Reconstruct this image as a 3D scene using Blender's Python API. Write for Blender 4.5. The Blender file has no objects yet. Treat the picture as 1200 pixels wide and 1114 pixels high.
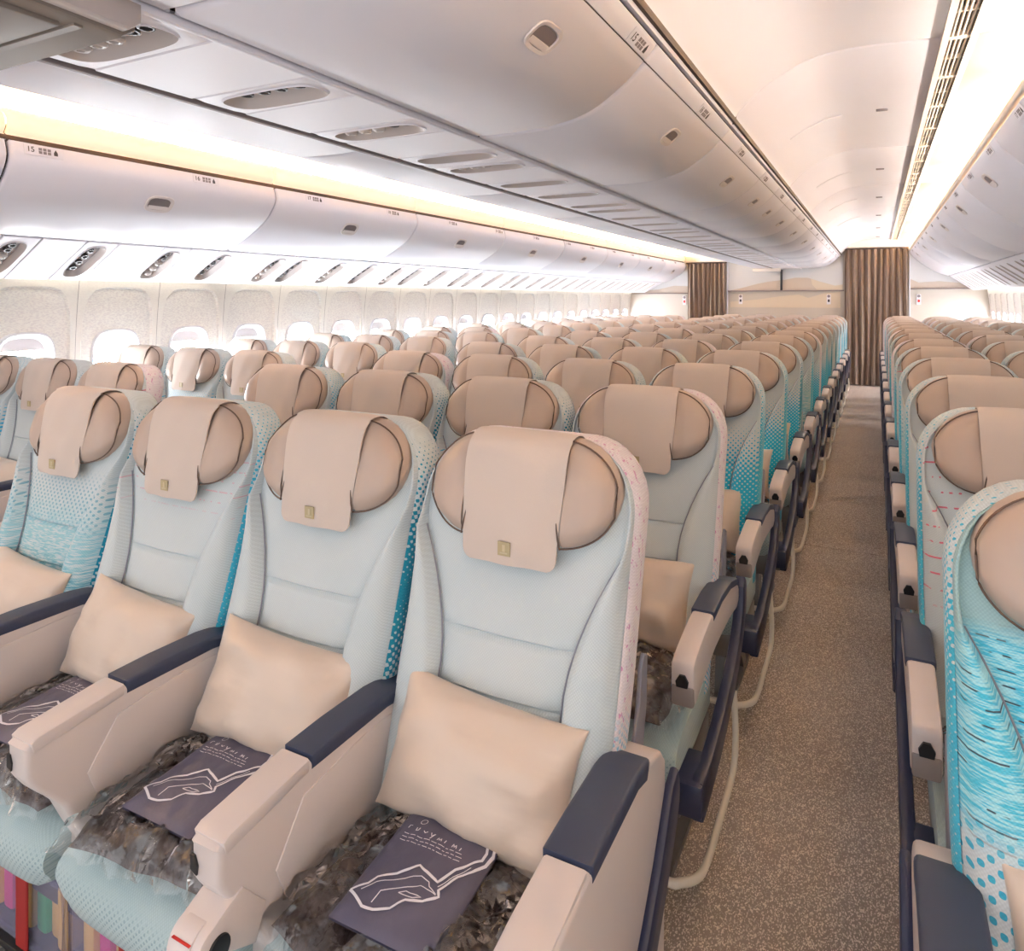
import bpy, bmesh, math, random
from mathutils import Vector, Matrix, noise

# ------------------------------------------------------------------ scene, camera, light
S = bpy.context.scene
COL = S.collection
PSI = 0.4796
FPX, CXP, HORIZON, EYE = 820.0, 600.0, 349.0, 1.47
cam_d = bpy.data.cameras.new('camera')
cam = bpy.data.objects.new('camera', cam_d)
COL.objects.link(cam)
cam.location = (0, 0, EYE)
cam.rotation_euler = (math.pi / 2, 0, PSI)
cam_d.sensor_fit = 'HORIZONTAL'
cam_d.sensor_width = 36.0
cam_d.lens = FPX / 1200.0 * 36.0
cam_d.shift_x = 0.0
cam_d.shift_y = -(557.0 - HORIZON) / 1200.0
cam_d.clip_start = 0.02
S.camera = cam

world = bpy.data.worlds.new('front_fill'); S.world = world
world.use_nodes = True
bg = world.node_tree.nodes['Background']
bg.inputs[0].default_value = (0.97, 0.97, 1.0, 1)
bg.inputs[1].default_value = 0.85  # even fill added to light the seats through the cabin's open front end
S.view_settings.view_transform = 'Standard'
S.view_settings.look = 'None'
S.view_settings.gamma = 1.0
S.view_settings.use_curve_mapping = False
S.view_settings.exposure = 0.98
S.cycles.max_bounces = 10
S.cycles.diffuse_bounces = 6
S.cycles.glossy_bounces = 4
S.cycles.transparent_max_bounces = 12
S.cycles.sample_clamp_indirect = 6.0
S.cycles.use_denoising = True
COVE_POWER = 78.0
WINDOW_POWER = 36.0
WASH_POWER = 8.0

random.seed(7)
PI = math.pi
XC = -1.341                # centre line of the cabin
SW = 0.4826                # seat to seat, across
PITCH = 0.80               # row to row
YEND = 13.2                # rear bulkhead
YFRONT = -0.9
XL, XR = -4.28, 1.60       # side walls

# ------------------------------------------------------------------ materials
def hexc(r, g, b):
    f = lambda c: (c / 255 / 12.92) if c / 255 <= .04045 else ((c / 255 + .055) / 1.055) ** 2.4
    return (f(r), f(g), f(b), 1)

class NT:
    """small helper to wire shader nodes"""
    def __init__(self, name):
        self.m = bpy.data.materials.new(name); self.m.use_nodes = True
        self.t = self.m.node_tree; self.n = self.t.nodes
        self.b = self.n['Principled BSDF']
        self._xyz = None
    def node(self, typ, **kw):
        nd = self.n.new(typ)
        for k, v in kw.items(): setattr(nd, k, v)
        return nd
    def link(self, a, b): self.t.links.new(a, b)
    def put(self, sock, v):
        if isinstance(v, bpy.types.NodeSocket): self.link(v, sock)
        else: sock.default_value = v
    def math(self, op, a, b=0.0, c=0.0):
        nd = self.node('ShaderNodeMath', operation=op)
        self.put(nd.inputs[0], a); self.put(nd.inputs[1], b)
        if op in ('MULTIPLY_ADD', 'COMPARE', 'SMOOTH_MIN'): self.put(nd.inputs[2], c)
        return nd.outputs[0]
    def coord(self):
        return self.node('ShaderNodeTexCoord').outputs['Object']
    def xyz(self):
        if self._xyz is None:
            s = self.node('ShaderNodeSeparateXYZ'); self.link(self.coord(), s.inputs[0]); self._xyz = s.outputs
        return self._xyz
    def noise(self, scale, detail=2.0, vec=None, rough=.5):
        nd = self.node('ShaderNodeTexNoise')
        nd.inputs['Scale'].default_value = scale; nd.inputs['Detail'].default_value = detail
        nd.inputs['Roughness'].default_value = rough
        self.link(vec if vec is not None else self.coord(), nd.inputs['Vector'])
        return nd.outputs['Fac']
    def scaled(self, sx, sy, sz):
        nd = self.node('ShaderNodeMapping'); nd.inputs['Scale'].default_value = (sx, sy, sz)
        self.link(self.coord(), nd.inputs['Vector']); return nd.outputs[0]
    def ramp(self, v, lo, hi):                    # smooth 0..1 between lo and hi
        nd = self.node('ShaderNodeMapRange', interpolation_type='SMOOTHSTEP')
        self.put(nd.inputs['Value'], v)
        nd.inputs['From Min'].default_value = lo; nd.inputs['From Max'].default_value = hi
        return nd.outputs[0]
    def mix(self, fac, a, b):
        nd = self.node('ShaderNodeMix', data_type='RGBA')
        self.put(nd.inputs['Factor'], fac); self.put(nd.inputs[6], a); self.put(nd.inputs[7], b)
        return nd.outputs[2]
    def bump(self, h, strength=.3, dist=.002):
        nd = self.node('ShaderNodeBump'); nd.inputs['Strength'].default_value = strength
        nd.inputs['Distance'].default_value = dist
        self.link(h, nd.inputs['Height']); self.link(nd.outputs[0], self.b.inputs['Normal'])
    def color(self, v): self.put(self.b.inputs['Base Color'], v)
    def set(self, **kw):
        for k, v in kw.items(): self.b.inputs[k.replace('_', ' ')].default_value = v
        return self

def plain(name, col, rough=.5, metal=0.0, grain=0.0, gscale=60, coat=0.0, sheen=0.0):
    t = NT(name); t.set(Roughness=rough, Metallic=metal)
    t.b.inputs['Coat Weight'].default_value = coat
    t.b.inputs['Sheen Weight'].default_value = sheen
    if grain:
        f = t.noise(gscale, 3)
        d = tuple(c * (1 - grain) for c in col[:3]) + (1,)
        t.color(t.mix(f, d, col))
    else: t.color(col)
    return t.m

def emit(name, col, power):
    t = NT(name); t.color(col); t.b.inputs['Emission Color'].default_value = col
    t.b.inputs['Emission Strength'].default_value = power
    return t.m

M = {}
M['bin'] = plain('white_bin_plastic', hexc(233, 231, 239), .45, grain=.03, gscale=3)
M['panel'] = plain('white_ceiling_plastic', hexc(232, 226, 231), .45, grain=.03, gscale=3)
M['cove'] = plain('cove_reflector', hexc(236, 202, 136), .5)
M['lip'] = plain('cream_plastic', hexc(232, 220, 206), .45)
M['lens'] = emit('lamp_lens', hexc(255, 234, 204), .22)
M['gap'] = plain('dark_brown_gap', hexc(74, 60, 56), .7)
M['greygap'] = plain('grey_rail', hexc(140, 128, 128), .5)
M['psu'] = plain('psu_plastic', hexc(236, 233, 240), .45)
M['psu_in'] = plain('psu_recess_plastic', hexc(196, 186, 182), .4)
M['nozzle'] = plain('nozzle_plastic', hexc(205, 196, 192), .3)
M['dark'] = plain('dark_plastic', hexc(58, 54, 56), .4)
M['black'] = plain('black_plastic', hexc(22, 22, 26), .45)
M['latch'] = plain('latch_grey', hexc(122, 112, 116), .35)
M['latch_ring'] = plain('latch_white', hexc(224, 216, 216), .3)
M['monitor'] = plain('monitor_beige', hexc(134, 124, 116), .5)
M['leather'] = plain('beige_leather', hexc(181, 162, 149), .36, grain=.06, gscale=30)
M['piping'] = plain('brown_piping', hexc(92, 70, 58), .5)
M['arm_beige'] = plain('armrest_beige', hexc(208, 197, 193), .35, grain=.03, gscale=8)
M['arm_grey'] = plain('armrest_end_grey', hexc(140, 130, 126), .4)
M['navy'] = plain('navy_plastic', hexc(38, 44, 72), .38)
M['pad'] = plain('navy_pad', hexc(50, 58, 82), .5, grain=.08, gscale=400)
M['shell'] = plain('shell_plastic', hexc(196, 176, 160), .45)
M['bracket'] = plain('grey_bracket', hexc(132, 132, 144), .4)
M['bar'] = plain('cream_metal_bar', hexc(222, 214, 200), .3)
M['metal'] = plain('grey_metal', hexc(120, 118, 116), .35, metal=.6)
M['white'] = plain('white_print', hexc(228, 226, 232), .5)
M['ink'] = plain('black_print', hexc(62, 56, 62), .6)
M['inkpale'] = plain('grey_print', hexc(132, 124, 130), .6)
M['red'] = plain('red_strap', hexc(150, 28, 26), .6)
M['redmark'] = plain('red_mark', hexc(200, 40, 36), .5)
M['gold'] = plain('gold_print', hexc(172, 156, 120), .5)
M['goldpale'] = plain('pale_gold_print', hexc(190, 176, 144), .5)
M['curtain'] = None
M['tube'] = emit('cove_lamp', (1.0, .94, .86, 1), COVE_POWER)
M['wash'] = emit('wall_wash_lamp', (1.0, .90, .74, 1), WASH_POWER)
M['pane'] = emit('daylit_pane', (.94, .96, 1.0, 1), WINDOW_POWER)
M['shade'] = plain('window_shade', hexc(196, 190, 190), .5)
M['mirror'] = plain('mural_sky', hexc(208, 208, 208), .5)
M['mural1'] = plain('mural_dune', hexc(196, 182, 168), .55)
M['mural2'] = plain('mural_dune_light', hexc(210, 196, 176), .55)
M['bulk'] = plain('bulkhead_beige', hexc(194, 186, 176), .5)
M['green'] = plain('green_packet', hexc(20, 190, 110), .5)
M['pink'] = plain('pink_packet', hexc(232, 40, 136), .5)
M['yellow'] = plain('yellow_packet', hexc(238, 190, 96), .5)

def mat_wall(name, speck):
    t = NT(name); t.set(Roughness=.55)
    f = t.noise(1, 3, t.scaled(1, 60, 200), .6)
    base = hexc(242, 237, 230)
    t.color(t.mix(t.math('MULTIPLY', t.ramp(f, .42, .62), speck), base, hexc(206, 196, 198)))
    return t.m
M['wall'] = mat_wall('cream_sidewall', .15)
M['wall_tex'] = mat_wall('speckled_sidewall', .5)

def mat_carpet():
    t = NT('brown_fleck_carpet'); t.set(Roughness=.95)
    v = t.node('ShaderNodeTexVoronoi'); v.inputs['Scale'].default_value = 430
    t.link(t.scaled(1, .55, 1), v.inputs['Vector'])
    s = t.node('ShaderNodeSeparateColor'); t.link(v.outputs['Color'], s.inputs[0])
    fleck = t.ramp(s.outputs[0], .62, .9)
    big = t.noise(2.5, 3)
    c1 = t.mix(big, hexc(142, 130, 122), hexc(158, 146, 138))
    t.color(t.mix(fleck, c1, hexc(226, 214, 203)))
    t.bump(s.outputs[0], .5, .003)
    return t.m
M['carpet'] = mat_carpet()

def mat_cloth(name, col):
    t = NT(name); t.set(Roughness=.9)
    t.b.inputs['Sheen Weight'].default_value = .15
    f = t.noise(700, 2); g = t.noise(12, 3)
    c = t.mix(g, tuple(k * .93 for k in col[:3]) + (1,), col)
    t.color(t.mix(f, tuple(k * .9 for k in col[:3]) + (1,), c))
    t.bump(f, .25, .001)
    return t.m
M['cover'] = mat_cloth('headrest_cover_cloth', hexc(205, 190, 179))

def mat_satin():
    t = NT('beige_satin'); t.set(Roughness=.30)
    t.b.inputs['Sheen Weight'].default_value = .2
    t.color(hexc(208, 190, 174))
    t.bump(t.noise(5, 3, t.scaled(1, 1, 2.5)), .25, .02)
    return t.m
M['satin'] = mat_satin()

def mat_blanket():
    t = NT('dark_blanket'); t.set(Roughness=.35)
    t.b.inputs['Coat Weight'].default_value = .35; t.b.inputs['Coat Roughness'].default_value = .15
    t.color(t.mix(t.noise(10, 3), hexc(48, 38, 38), hexc(78, 62, 60)))
    t.bump(t.noise(9, 4, rough=.6), .7, .03)
    return t.m
M['blanket'] = mat_blanket()

def mat_film():
    t = NT('clear_plastic_film')
    tr = t.node('ShaderNodeBsdfTransparent'); gl = t.node('ShaderNodeBsdfGlossy')
    gl.inputs['Roughness'].default_value = .05; gl.inputs['Color'].default_value = (1, .98, .96, 1)
    bp = t.node('ShaderNodeBump'); bp.inputs['Strength'].default_value = 1.0; bp.inputs['Distance'].default_value = .03
    v = t.node('ShaderNodeTexVoronoi'); v.inputs['Scale'].default_value = 17
    wob = t.node('ShaderNodeTexNoise'); wob.inputs['Scale'].default_value = 6
    t.link(t.coord(), wob.inputs['Vector'])
    ad = t.node('ShaderNodeVectorMath', operation='MULTIPLY_ADD'); ad.inputs[1].default_value = (.16, .16, .16)
    t.link(wob.outputs['Color'], ad.inputs[0]); t.link(t.coord(), ad.inputs[2]); t.link(ad.outputs[0], v.inputs['Vector'])
    h = t.math('ADD', v.outputs['Distance'], t.math('MULTIPLY', t.noise(30, 3), .25))
    t.link(h, bp.inputs['Height']); t.link(bp.outputs[0], gl.inputs['Normal'])
    fr = t.node('ShaderNodeFresnel'); fr.inputs['IOR'].default_value = 1.5; t.link(bp.outputs[0], fr.inputs['Normal'])
    mx = t.node('ShaderNodeMixShader'); t.link(t.math('ADD', t.math('MULTIPLY', fr.outputs[0], 1.1), .03), mx.inputs[0])
    t.link(tr.outputs[0], mx.inputs[1]); t.link(gl.outputs[0], mx.inputs[2])
    t.link(mx.outputs[0], t.n['Material Output'].inputs[0])
    return t.m
M['film'] = mat_film()
def mat_clearbox():
    t = NT('frosted_clear_box')
    tr = t.node('ShaderNodeBsdfTransparent'); tr.inputs[0].default_value = (.94, .94, .98, 1)
    mx = t.node('ShaderNodeMixShader'); mx.inputs[0].default_value = .16
    t.color(hexc(190, 188, 210)); t.set(Roughness=.25)
    t.link(tr.outputs[0], mx.inputs[1]); t.link(t.b.outputs[0], mx.inputs[2])
    t.link(mx.outputs[0], t.n['Material Output'].inputs[0])
    return t.m
M['clearbox'] = mat_clearbox()
def mat_bag():
    t = NT('slate_pouch'); t.set(Roughness=.45)
    t.color(t.mix(t.noise(9, 3), hexc(74, 72, 92), hexc(92, 90, 112)))
    t.bump(t.noise(20, 3), .35, .01)
    return t.m
M['bag'] = mat_bag()
def mat_curtain():
    t = NT('brown_curtain'); t.set(Roughness=.85)
    t.color(t.mix(t.noise(18, 3, t.scaled(3, 3, .3)), hexc(112, 95, 84), hexc(150, 130, 116)))
    return t.m
M['curtain'] = mat_curtain()

PALE = hexc(190, 202, 204); PALE2 = hexc(203, 210, 212)
TEAL = hexc(0, 132, 158); CYAN = hexc(20, 176, 216); TURQ = hexc(120, 192, 206)
def weave(t, col, amt=.11):
    x, y, z = t.xyz()
    wv = t.math('MULTIPLY', t.math('SINE', t.math('MULTIPLY', x, 1150)), t.math('SINE', t.math('MULTIPLY', z, 1150)))
    f = t.ramp(wv, -.6, .8)
    dark = t.node('ShaderNodeMix', data_type='RGBA', blend_type='MULTIPLY')
    dark.inputs['Factor'].default_value = 1.0
    t.put(dark.inputs[6], col)
    g = t.mix(f, (1 - amt, 1 - amt, 1 - amt, 1), (1, 1, 1, 1))
    t.link(g, dark.inputs[7])
    t.bump(f, .25, .0015)
    return dark.outputs[2]
def dots(t, a, b, pitch):
    k = 2 * PI / pitch
    return t.math('MULTIPLY', t.math('SINE', t.math('MULTIPLY', a, k)), t.math('SINE', t.math('MULTIPLY', b, k)))
def dash_rows(t, a, b, pitch, run):
    """short broken horizontal dashes in rows"""
    row = t.math('SINE', t.math('MULTIPLY', b, 2 * PI / pitch))
    n = t.noise(1, 1, t.scaled(run, run * .05, 1 / pitch))
    return t.math('MULTIPLY', t.ramp(row, .90, .97), t.ramp(n, .5, .54))

def fabric(name, kind, band=False):
    t = NT(name); t.set(Roughness=.88)
    t.b.inputs['Sheen Weight'].default_value = .2
    x, y, z = t.xyz()
    a = t.math('ADD', y, 0.0) if band else x
    base = t.mix(t.noise(6, 2), PALE, PALE2)
    if kind == 'pale':
        d = t.ramp(dots(t, a, z, .016), .25, .4)
        low = t.ramp(z, .70, .55)
        c = t.mix(t.math('MULTIPLY', d, t.math('MULTIPLY', low, .22)), base, TURQ)
    elif kind == 'dots':                               # cyan fading upwards into dots
        g = t.ramp(z, 1.02, .72)
        thr = t.math('SUBTRACT', .95, t.math('MULTIPLY', g, 1.7))
        d = t.ramp(t.math('SUBTRACT', dots(t, a, z, .018), thr), 0, .15)
        c = t.mix(d, base, CYAN)
    elif kind == 'turq':                               # broken turquoise stripes low on the back
        n = t.noise(1, 2, t.scaled(40, 3, 420), .6)
        g = t.ramp(z, .95, .80)
        c = t.mix(t.math('MULTIPLY', t.math('MULTIPLY', g, .85), t.ramp(n, .36, .56)), base, hexc(128, 188, 200))
        c = t.mix(t.math('MULTIPLY', t.ramp(z, .82, .70), t.math('MULTIPLY', t.ramp(n, .54, .60), .6)), c, TEAL)
        d = t.ramp(dots(t, a, z, .018), .35, .5)
        mid = t.math('MULTIPLY', t.ramp(z, .80, .88), t.ramp(z, 1.0, .92))
        c = t.mix(t.math('MULTIPLY', d, t.math('MULTIPLY', mid, .8)), c, hexc(96, 160, 180))
    elif kind == 'bright':                             # vivid blue with dark dashes
        n = t.noise(1, 2, t.scaled(44, 3, 380), .6)
        c = t.mix(t.ramp(n, .40, .60), hexc(70, 188, 216), hexc(168, 222, 230))
        c = t.mix(dash_rows(t, a, z, .019, 40), c, hexc(60, 76, 88))
        c = t.mix(t.ramp(z, .98, 1.02), c, hexc(158, 190, 192))
        d = t.ramp(dots(t, a, z, .021), .3, .45)
        c = t.mix(t.ramp(z, .80, .74), c, t.mix(d, PALE2, hexc(60, 170, 200)))
    elif kind == 'seat':  # cushion cloth: pale fabric with shade painted into its darker base
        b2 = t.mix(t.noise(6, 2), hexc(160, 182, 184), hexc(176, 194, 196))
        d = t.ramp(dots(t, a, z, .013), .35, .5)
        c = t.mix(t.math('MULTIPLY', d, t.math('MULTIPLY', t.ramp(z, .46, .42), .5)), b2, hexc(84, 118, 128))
    elif kind == 'redtop':
        d = dash_rows(t, t.math('ADD', a, 0.0), z, .024, 110)
        c = t.mix(t.math('MULTIPLY', d, t.math('MULTIPLY', t.ramp(z, .92, .97), .55)), base, hexc(220, 130, 150))
    elif kind == 'red':
        d = dash_rows(t, t.math('ADD', a, 0.0), t.math('ADD', z, t.math('MULTIPLY', t.math('SINE', t.math('MULTIPLY', x, 14)), .008)), .034, 90)
        hi = t.math('MULTIPLY', t.ramp(z, .72, .82), t.ramp(z, 1.2, 1.1))
        c = t.mix(t.math('MULTIPLY', d, hi), base, hexc(216, 108, 128))
    elif kind == 'bandteal':
        g = t.math('SUBTRACT', 1.0, t.math('ABSOLUTE', t.math('MULTIPLY', t.math('SUBTRACT', z, .86), 3.6)))
        thr = t.math('SUBTRACT', .8, t.math('MULTIPLY', g, 1.9))
        d = t.ramp(t.math('SUBTRACT', dots(t, a, z, .016), thr), 0, .12)
        c = t.mix(d, base, TEAL)
    elif kind == 'bandcyan':
        g = t.ramp(z, 1.2, .85)
        thr = t.math('SUBTRACT', .8, t.math('MULTIPLY', g, 1.7))
        d = t.ramp(t.math('SUBTRACT', dots(t, a, z, .014), thr), 0, .12)
        c = t.mix(d, base, hexc(60, 176, 204))
    elif kind == 'bandpink':
        d = t.ramp(t.noise(1, 2, t.scaled(90, 90, 60), .7), .60, .66)
        c = t.mix(t.math('MULTIPLY', d, .8), hexc(222, 212, 214), hexc(196, 120, 170))
        d2 = t.ramp(dots(t, a, z, .016), .1, .3)
        c = t.mix(t.math('MULTIPLY', d2, t.ramp(z, .78, .66)), c, CYAN)
    t.color(weave(t, c))
    return t.m
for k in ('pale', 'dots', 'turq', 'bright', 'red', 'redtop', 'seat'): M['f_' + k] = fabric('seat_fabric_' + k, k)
for k in ('bandteal', 'bandcyan', 'bandpink'): M['f_' + k] = fabric('seat_fabric_' + k, k, True)

# ------------------------------------------------------------------ mesh helpers
def finish(name, verts, faces, mat=None, smooth=35, recalc=True, mats=None, fmi=None):
    me = bpy.data.meshes.new(name)
    me.from_pydata([tuple(v) for v in verts], [], faces)
    if fmi:
        for p, i in zip(me.polygons, fmi): p.material_index = i
    if recalc:
        bm = bmesh.new(); bm.from_mesh(me)
        bmesh.ops.recalc_face_normals(bm, faces=bm.faces); bm.to_mesh(me); bm.free()
    for m in (mats or ([mat] if mat else [])): me.materials.append(m)
    if smooth:
        me.shade_smooth()
        me.set_sharp_from_angle(angle=math.radians(smooth))
    me.update()
    return me

class MB:
    def __init__(self): self.v = []; self.f = []
    def add(self, verts, faces):
        o = len(self.v); self.v += [tuple(p) for p in verts]
        self.f += [tuple(i + o for i in q) for q in faces]; return self
    def box(self, x0, x1, y0, y1, z0, z1, bev=0.0, seg=2):
        bm = bmesh.new()
        vs = [bm.verts.new(p) for p in [(x0, y0, z0), (x1, y0, z0), (x1, y1, z0), (x0, y1, z0), (x0, y0, z1), (x1, y0, z1), (x1, y1, z1), (x0, y1, z1)]]
        for q in [(0, 3, 2, 1), (4, 5, 6, 7), (0, 1, 5, 4), (1, 2, 6, 5), (2, 3, 7, 6), (3, 0, 4, 7)]: bm.faces.new([vs[i] for i in q])
        return self.bm(bm, bev, seg)
    def prism(self, pts, axis, a0, a1, bev=0.0, seg=2):
        """outline pts (p,q) extruded along axis: 'x' -> (a,p,q), 'y' -> (p,a,q), 'z' -> (p,q,a)"""
        mk = {'x': lambda a, p: (a, p[0], p[1]), 'y': lambda a, p: (p[0], a, p[1]), 'z': lambda a, p: (p[0], p[1], a)}[axis]
        bm = bmesh.new()
        A = [bm.verts.new(mk(a0, p)) for p in pts]; B = [bm.verts.new(mk(a1, p)) for p in pts]
        n = len(pts)
        ca = bm.faces.new(A); cb = bm.faces.new(B[::-1])
        for i in range(n): bm.faces.new((A[i], B[i], B[(i + 1) % n], A[(i + 1) % n]))
        bmesh.ops.recalc_face_normals(bm, faces=bm.faces)
        if bev:
            es = list(set(list(ca.edges) + list(cb.edges)))
            bmesh.ops.bevel(bm, geom=es, offset=bev, segments=seg, affect='EDGES', profile=.5)
            bev = 0
        return self.bm(bm, 0, 0)
    def bm(self, bm, bev, seg):
        if bev: bmesh.ops.bevel(bm, geom=list(bm.edges), offset=bev, segments=seg, affect='EDGES', profile=.5)
        bm.verts.index_update()
        self.add([v.co[:] for v in bm.verts], [[v.index for v in f.verts] for f in bm.faces]); bm.free(); return self
    def tube(self, path, r, n=8, closed=False, flat=1.0, cap=True):
        P = [Vector(p) for p in path]; m = len(P); rings = []
        up = Vector((0, 0, 1))
        for i, p in enumerate(P):
            a = P[(i - 1) % m] if (closed or i > 0) else p
            b = P[(i + 1) % m] if (closed or i < m - 1) else p
            d = (b - a).normalized()
            ref = up if abs(d.dot(up)) < .95 else Vector((0, 1, 0))
            s = d.cross(ref).normalized(); u = s.cross(d).normalized()
            rr = r(i / (m - 1)) if callable(r) else r
            rings.append([p + s * math.cos(2 * PI * k / n) * rr + u * math.sin(2 * PI * k / n) * rr * flat for k in range(n)])
        vs = [q for R in rings for q in R]; fs = []
        for i in range(m if closed else m - 1):
            j = (i + 1) % m
            for k in range(n): fs.append((i * n + k, i * n + (k + 1) % n, j * n + (k + 1) % n, j * n + k))
        if cap and not closed: fs += [tuple(range(n)), tuple(range((m - 1) * n, m * n))]
        return self.add(vs, fs)
    def grid(self, fn, us, vs, wrap=False):
        nu, nv = len(us), len(vs)
        pts = [fn(u, v) for v in vs for u in us]; fs = []
        for j in range(nv - 1):
            for i in range(nu - (0 if wrap else 1)):
                fs.append((j * nu + i, j * nu + (i + 1) % nu, (j + 1) * nu + (i + 1) % nu, (j + 1) * nu + i))
        return self.add(pts, fs)
    def rings(self, rings, cap0=False, cap1=False):
        n = len(rings[0]); fs = []
        for j in range(len(rings) - 1):
            for i in range(n): fs.append((j * n + i, j * n + (i + 1) % n, (j + 1) * n + (i + 1) % n, (j + 1) * n + i))
        if cap0: fs.append(tuple(range(n)))
        if cap1: fs.append(tuple(range((len(rings) - 1) * n, len(rings) * n)))
        return self.add([p for R in rings for p in R], fs)
    def mesh(self, name, mat=None, smooth=35, recalc=True): return finish(name, self.v, self.f, mat, smooth, recalc)

def link(name, me, parent=None, mat=None, loc=None, matrix=None):
    o = bpy.data.objects.new(name, me); COL.objects.link(o)
    if parent is not None: o.parent = parent
    if loc is not None: o.location = loc
    if matrix is not None: o.matrix_local = matrix
    if mat is not None and me is not None and len(me.materials):
        o.material_slots[0].link = 'OBJECT'; o.material_slots[0].material = mat
    return o
def tag(o, label, cat, group=None, kind=None):
    o['label'] = label; o['category'] = cat
    if group: o['group'] = group
    if kind: o['kind'] = kind
    return o
def struct(o, label, cat): return tag(o, label, cat, kind='structure')
def frame(o, ex, ey, ez):
    ex, ey, ez = [Vector(k).normalized() for k in (ex, ey, ez)]
    return Matrix(((ex.x, ey.x, ez.x, o[0]), (ex.y, ey.y, ez.y, o[1]), (ex.z, ey.z, ez.z, o[2]), (0, 0, 0, 1)))
def lin(a, b, n): return [a + (b - a) * i / (n - 1) for i in range(n)]
def sstep(a, b, x):
    t = max(0., min(1., (x - a) / (b - a))); return t * t * (3 - 2 * t)
def px(X, Y, Z):
    d = -X * math.sin(PSI) + Y * math.cos(PSI)
    if d < .05: return None
    return CXP + FPX * (X * math.cos(PSI) + Y * math.sin(PSI)) / d, HORIZON - FPX * (Z - EYE) / d
def in_view(pts, m=40):
    q = [px(*p) for p in pts]; q = [p for p in q if p]
    if not q: return False
    return max(p[0] for p in q) > -m and min(p[0] for p in q) < 1200 + m and max(p[1] for p in q) > -m and min(p[1] for p in q) < 1114 + m
ORD = ['foremost', 'second', 'third', 'fourth', 'fifth', 'sixth', 'seventh', 'eighth', 'ninth', 'tenth', 'eleventh', 'twelfth', 'thirteenth', 'fourteenth', 'fifteenth', 'sixteenth', 'seventeenth', 'eighteenth', 'nineteenth', 'twentieth', 'twenty-first', 'twenty-second', 'twenty-third', 'twenty-fourth', 'twenty-fifth', 'twenty-sixth', 'twenty-seventh', 'twenty-eighth', 'twenty-ninth', 'thirtieth']
_u = ['', '-first', '-second', '-third', '-fourth', '-fifth', '-sixth', '-seventh', '-eighth', '-ninth']
ORD += ['thirty' + q for q in _u[1:]] + ['fortieth'] + ['forty' + q for q in _u[1:]]
ORD2 = ['first'] + ORD[1:]

# ------------------------------------------------------------------ the shell
fl = link('floor', MB().box(XL - .1, XR + .1, YFRONT, 4.508, -.06, 0).mesh('floor', M['carpet'], 0))
struct(fl, 'brown flecked carpet floor of the cabin and its aisles', 'floor')
link('carpet_piece', MB().box(XL - .1, XR + .1, 4.514, YEND + .3, -.06, 0).mesh('carpet_piece', M['carpet'], 0), fl)
link('carpet_joint', MB().box(XL - .1, XR + .1, 4.505, 4.517, -.05, -.002).mesh('carpet_joint', M['gap'], 0), fl)

def strip(profile, y0, y1, thick=.012, ends=True, n=2):
    """sheet following profile [(x,z)...] extruded along y, with small thickness upward/outward (normal)"""
    P = [Vector((p[0], 0, p[1])) for p in profile]; N = []
    for i in range(len(P)):
        a = P[max(0, i - 1)]; b = P[min(len(P) - 1, i + 1)]; d = (b - a).normalized()
        N.append(Vector((-d.z, 0, d.x)))
    mb = MB()
    for (o, ys) in ((0, None),):
        e = min(.012, (y1 - y0) * .1)
        ys = [(y0, 1.0), (y0 + e * .3, .45), (y0 + e, 0.0), (y1 - e, 0.0), (y1 - e * .3, .45), (y1, 1.0)] if ends else [(y0, 0.0), (y1, 0.0)]
        inn = .012
        mb.grid(lambda i, j: (P[i].x + N[i].x * inn * ys[j][1], ys[j][0], P[i].z + N[i].z * inn * ys[j][1]), range(len(P)), range(len(ys)))
    t = thick + .012
    mb.grid(lambda i, j: (P[i].x + N[i].x * t, (y0, y1)[j], P[i].z + N[i].z * t), range(len(P)), range(2))
    L = len(P)
    # side walls closing the sheet along the long edges
    for i in (0, L - 1):
        a = P[i]; b = P[i] + N[i] * t
        mb.add([(a.x, y0, a.z), (a.x, y1, a.z), (b.x, y1, b.z), (b.x, y0, b.z)], [(0, 1, 2, 3)])
    for yy in (y0, y1):
        vs = []
        for i in range(L): vs += [(P[i].x + N[i].x * .012 * (1 if ends else 0), yy, P[i].z + N[i].z * .012 * (1 if ends else 0)), (P[i].x + N[i].x * t, yy, P[i].z + N[i].z * t)]
        mb.add(vs, [(2 * i, 2 * i + 2, 2 * i + 3, 2 * i + 1) for i in range(L - 1)])
    return mb

def smooth_profile(pts, n=5):
    """Catmull-Rom through the points"""
    out = []
    Q = [pts[0]] + list(pts) + [pts[-1]]
    for i in range(1, len(Q) - 2):
        for k in range(n):
            t = k / n; a, b, c, d = Q[i - 1], Q[i], Q[i + 1], Q[i + 2]
            out.append(tuple(.5 * ((2 * b[j]) + (-a[j] + c[j]) * t + (2 * a[j] - 5 * b[j] + 4 * c[j] - d[j]) * t * t + (-a[j] + 3 * b[j] - 3 * c[j] + d[j]) * t ** 3) for j in range(len(b))))
    out.append(tuple(pts[-1])); return out

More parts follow.
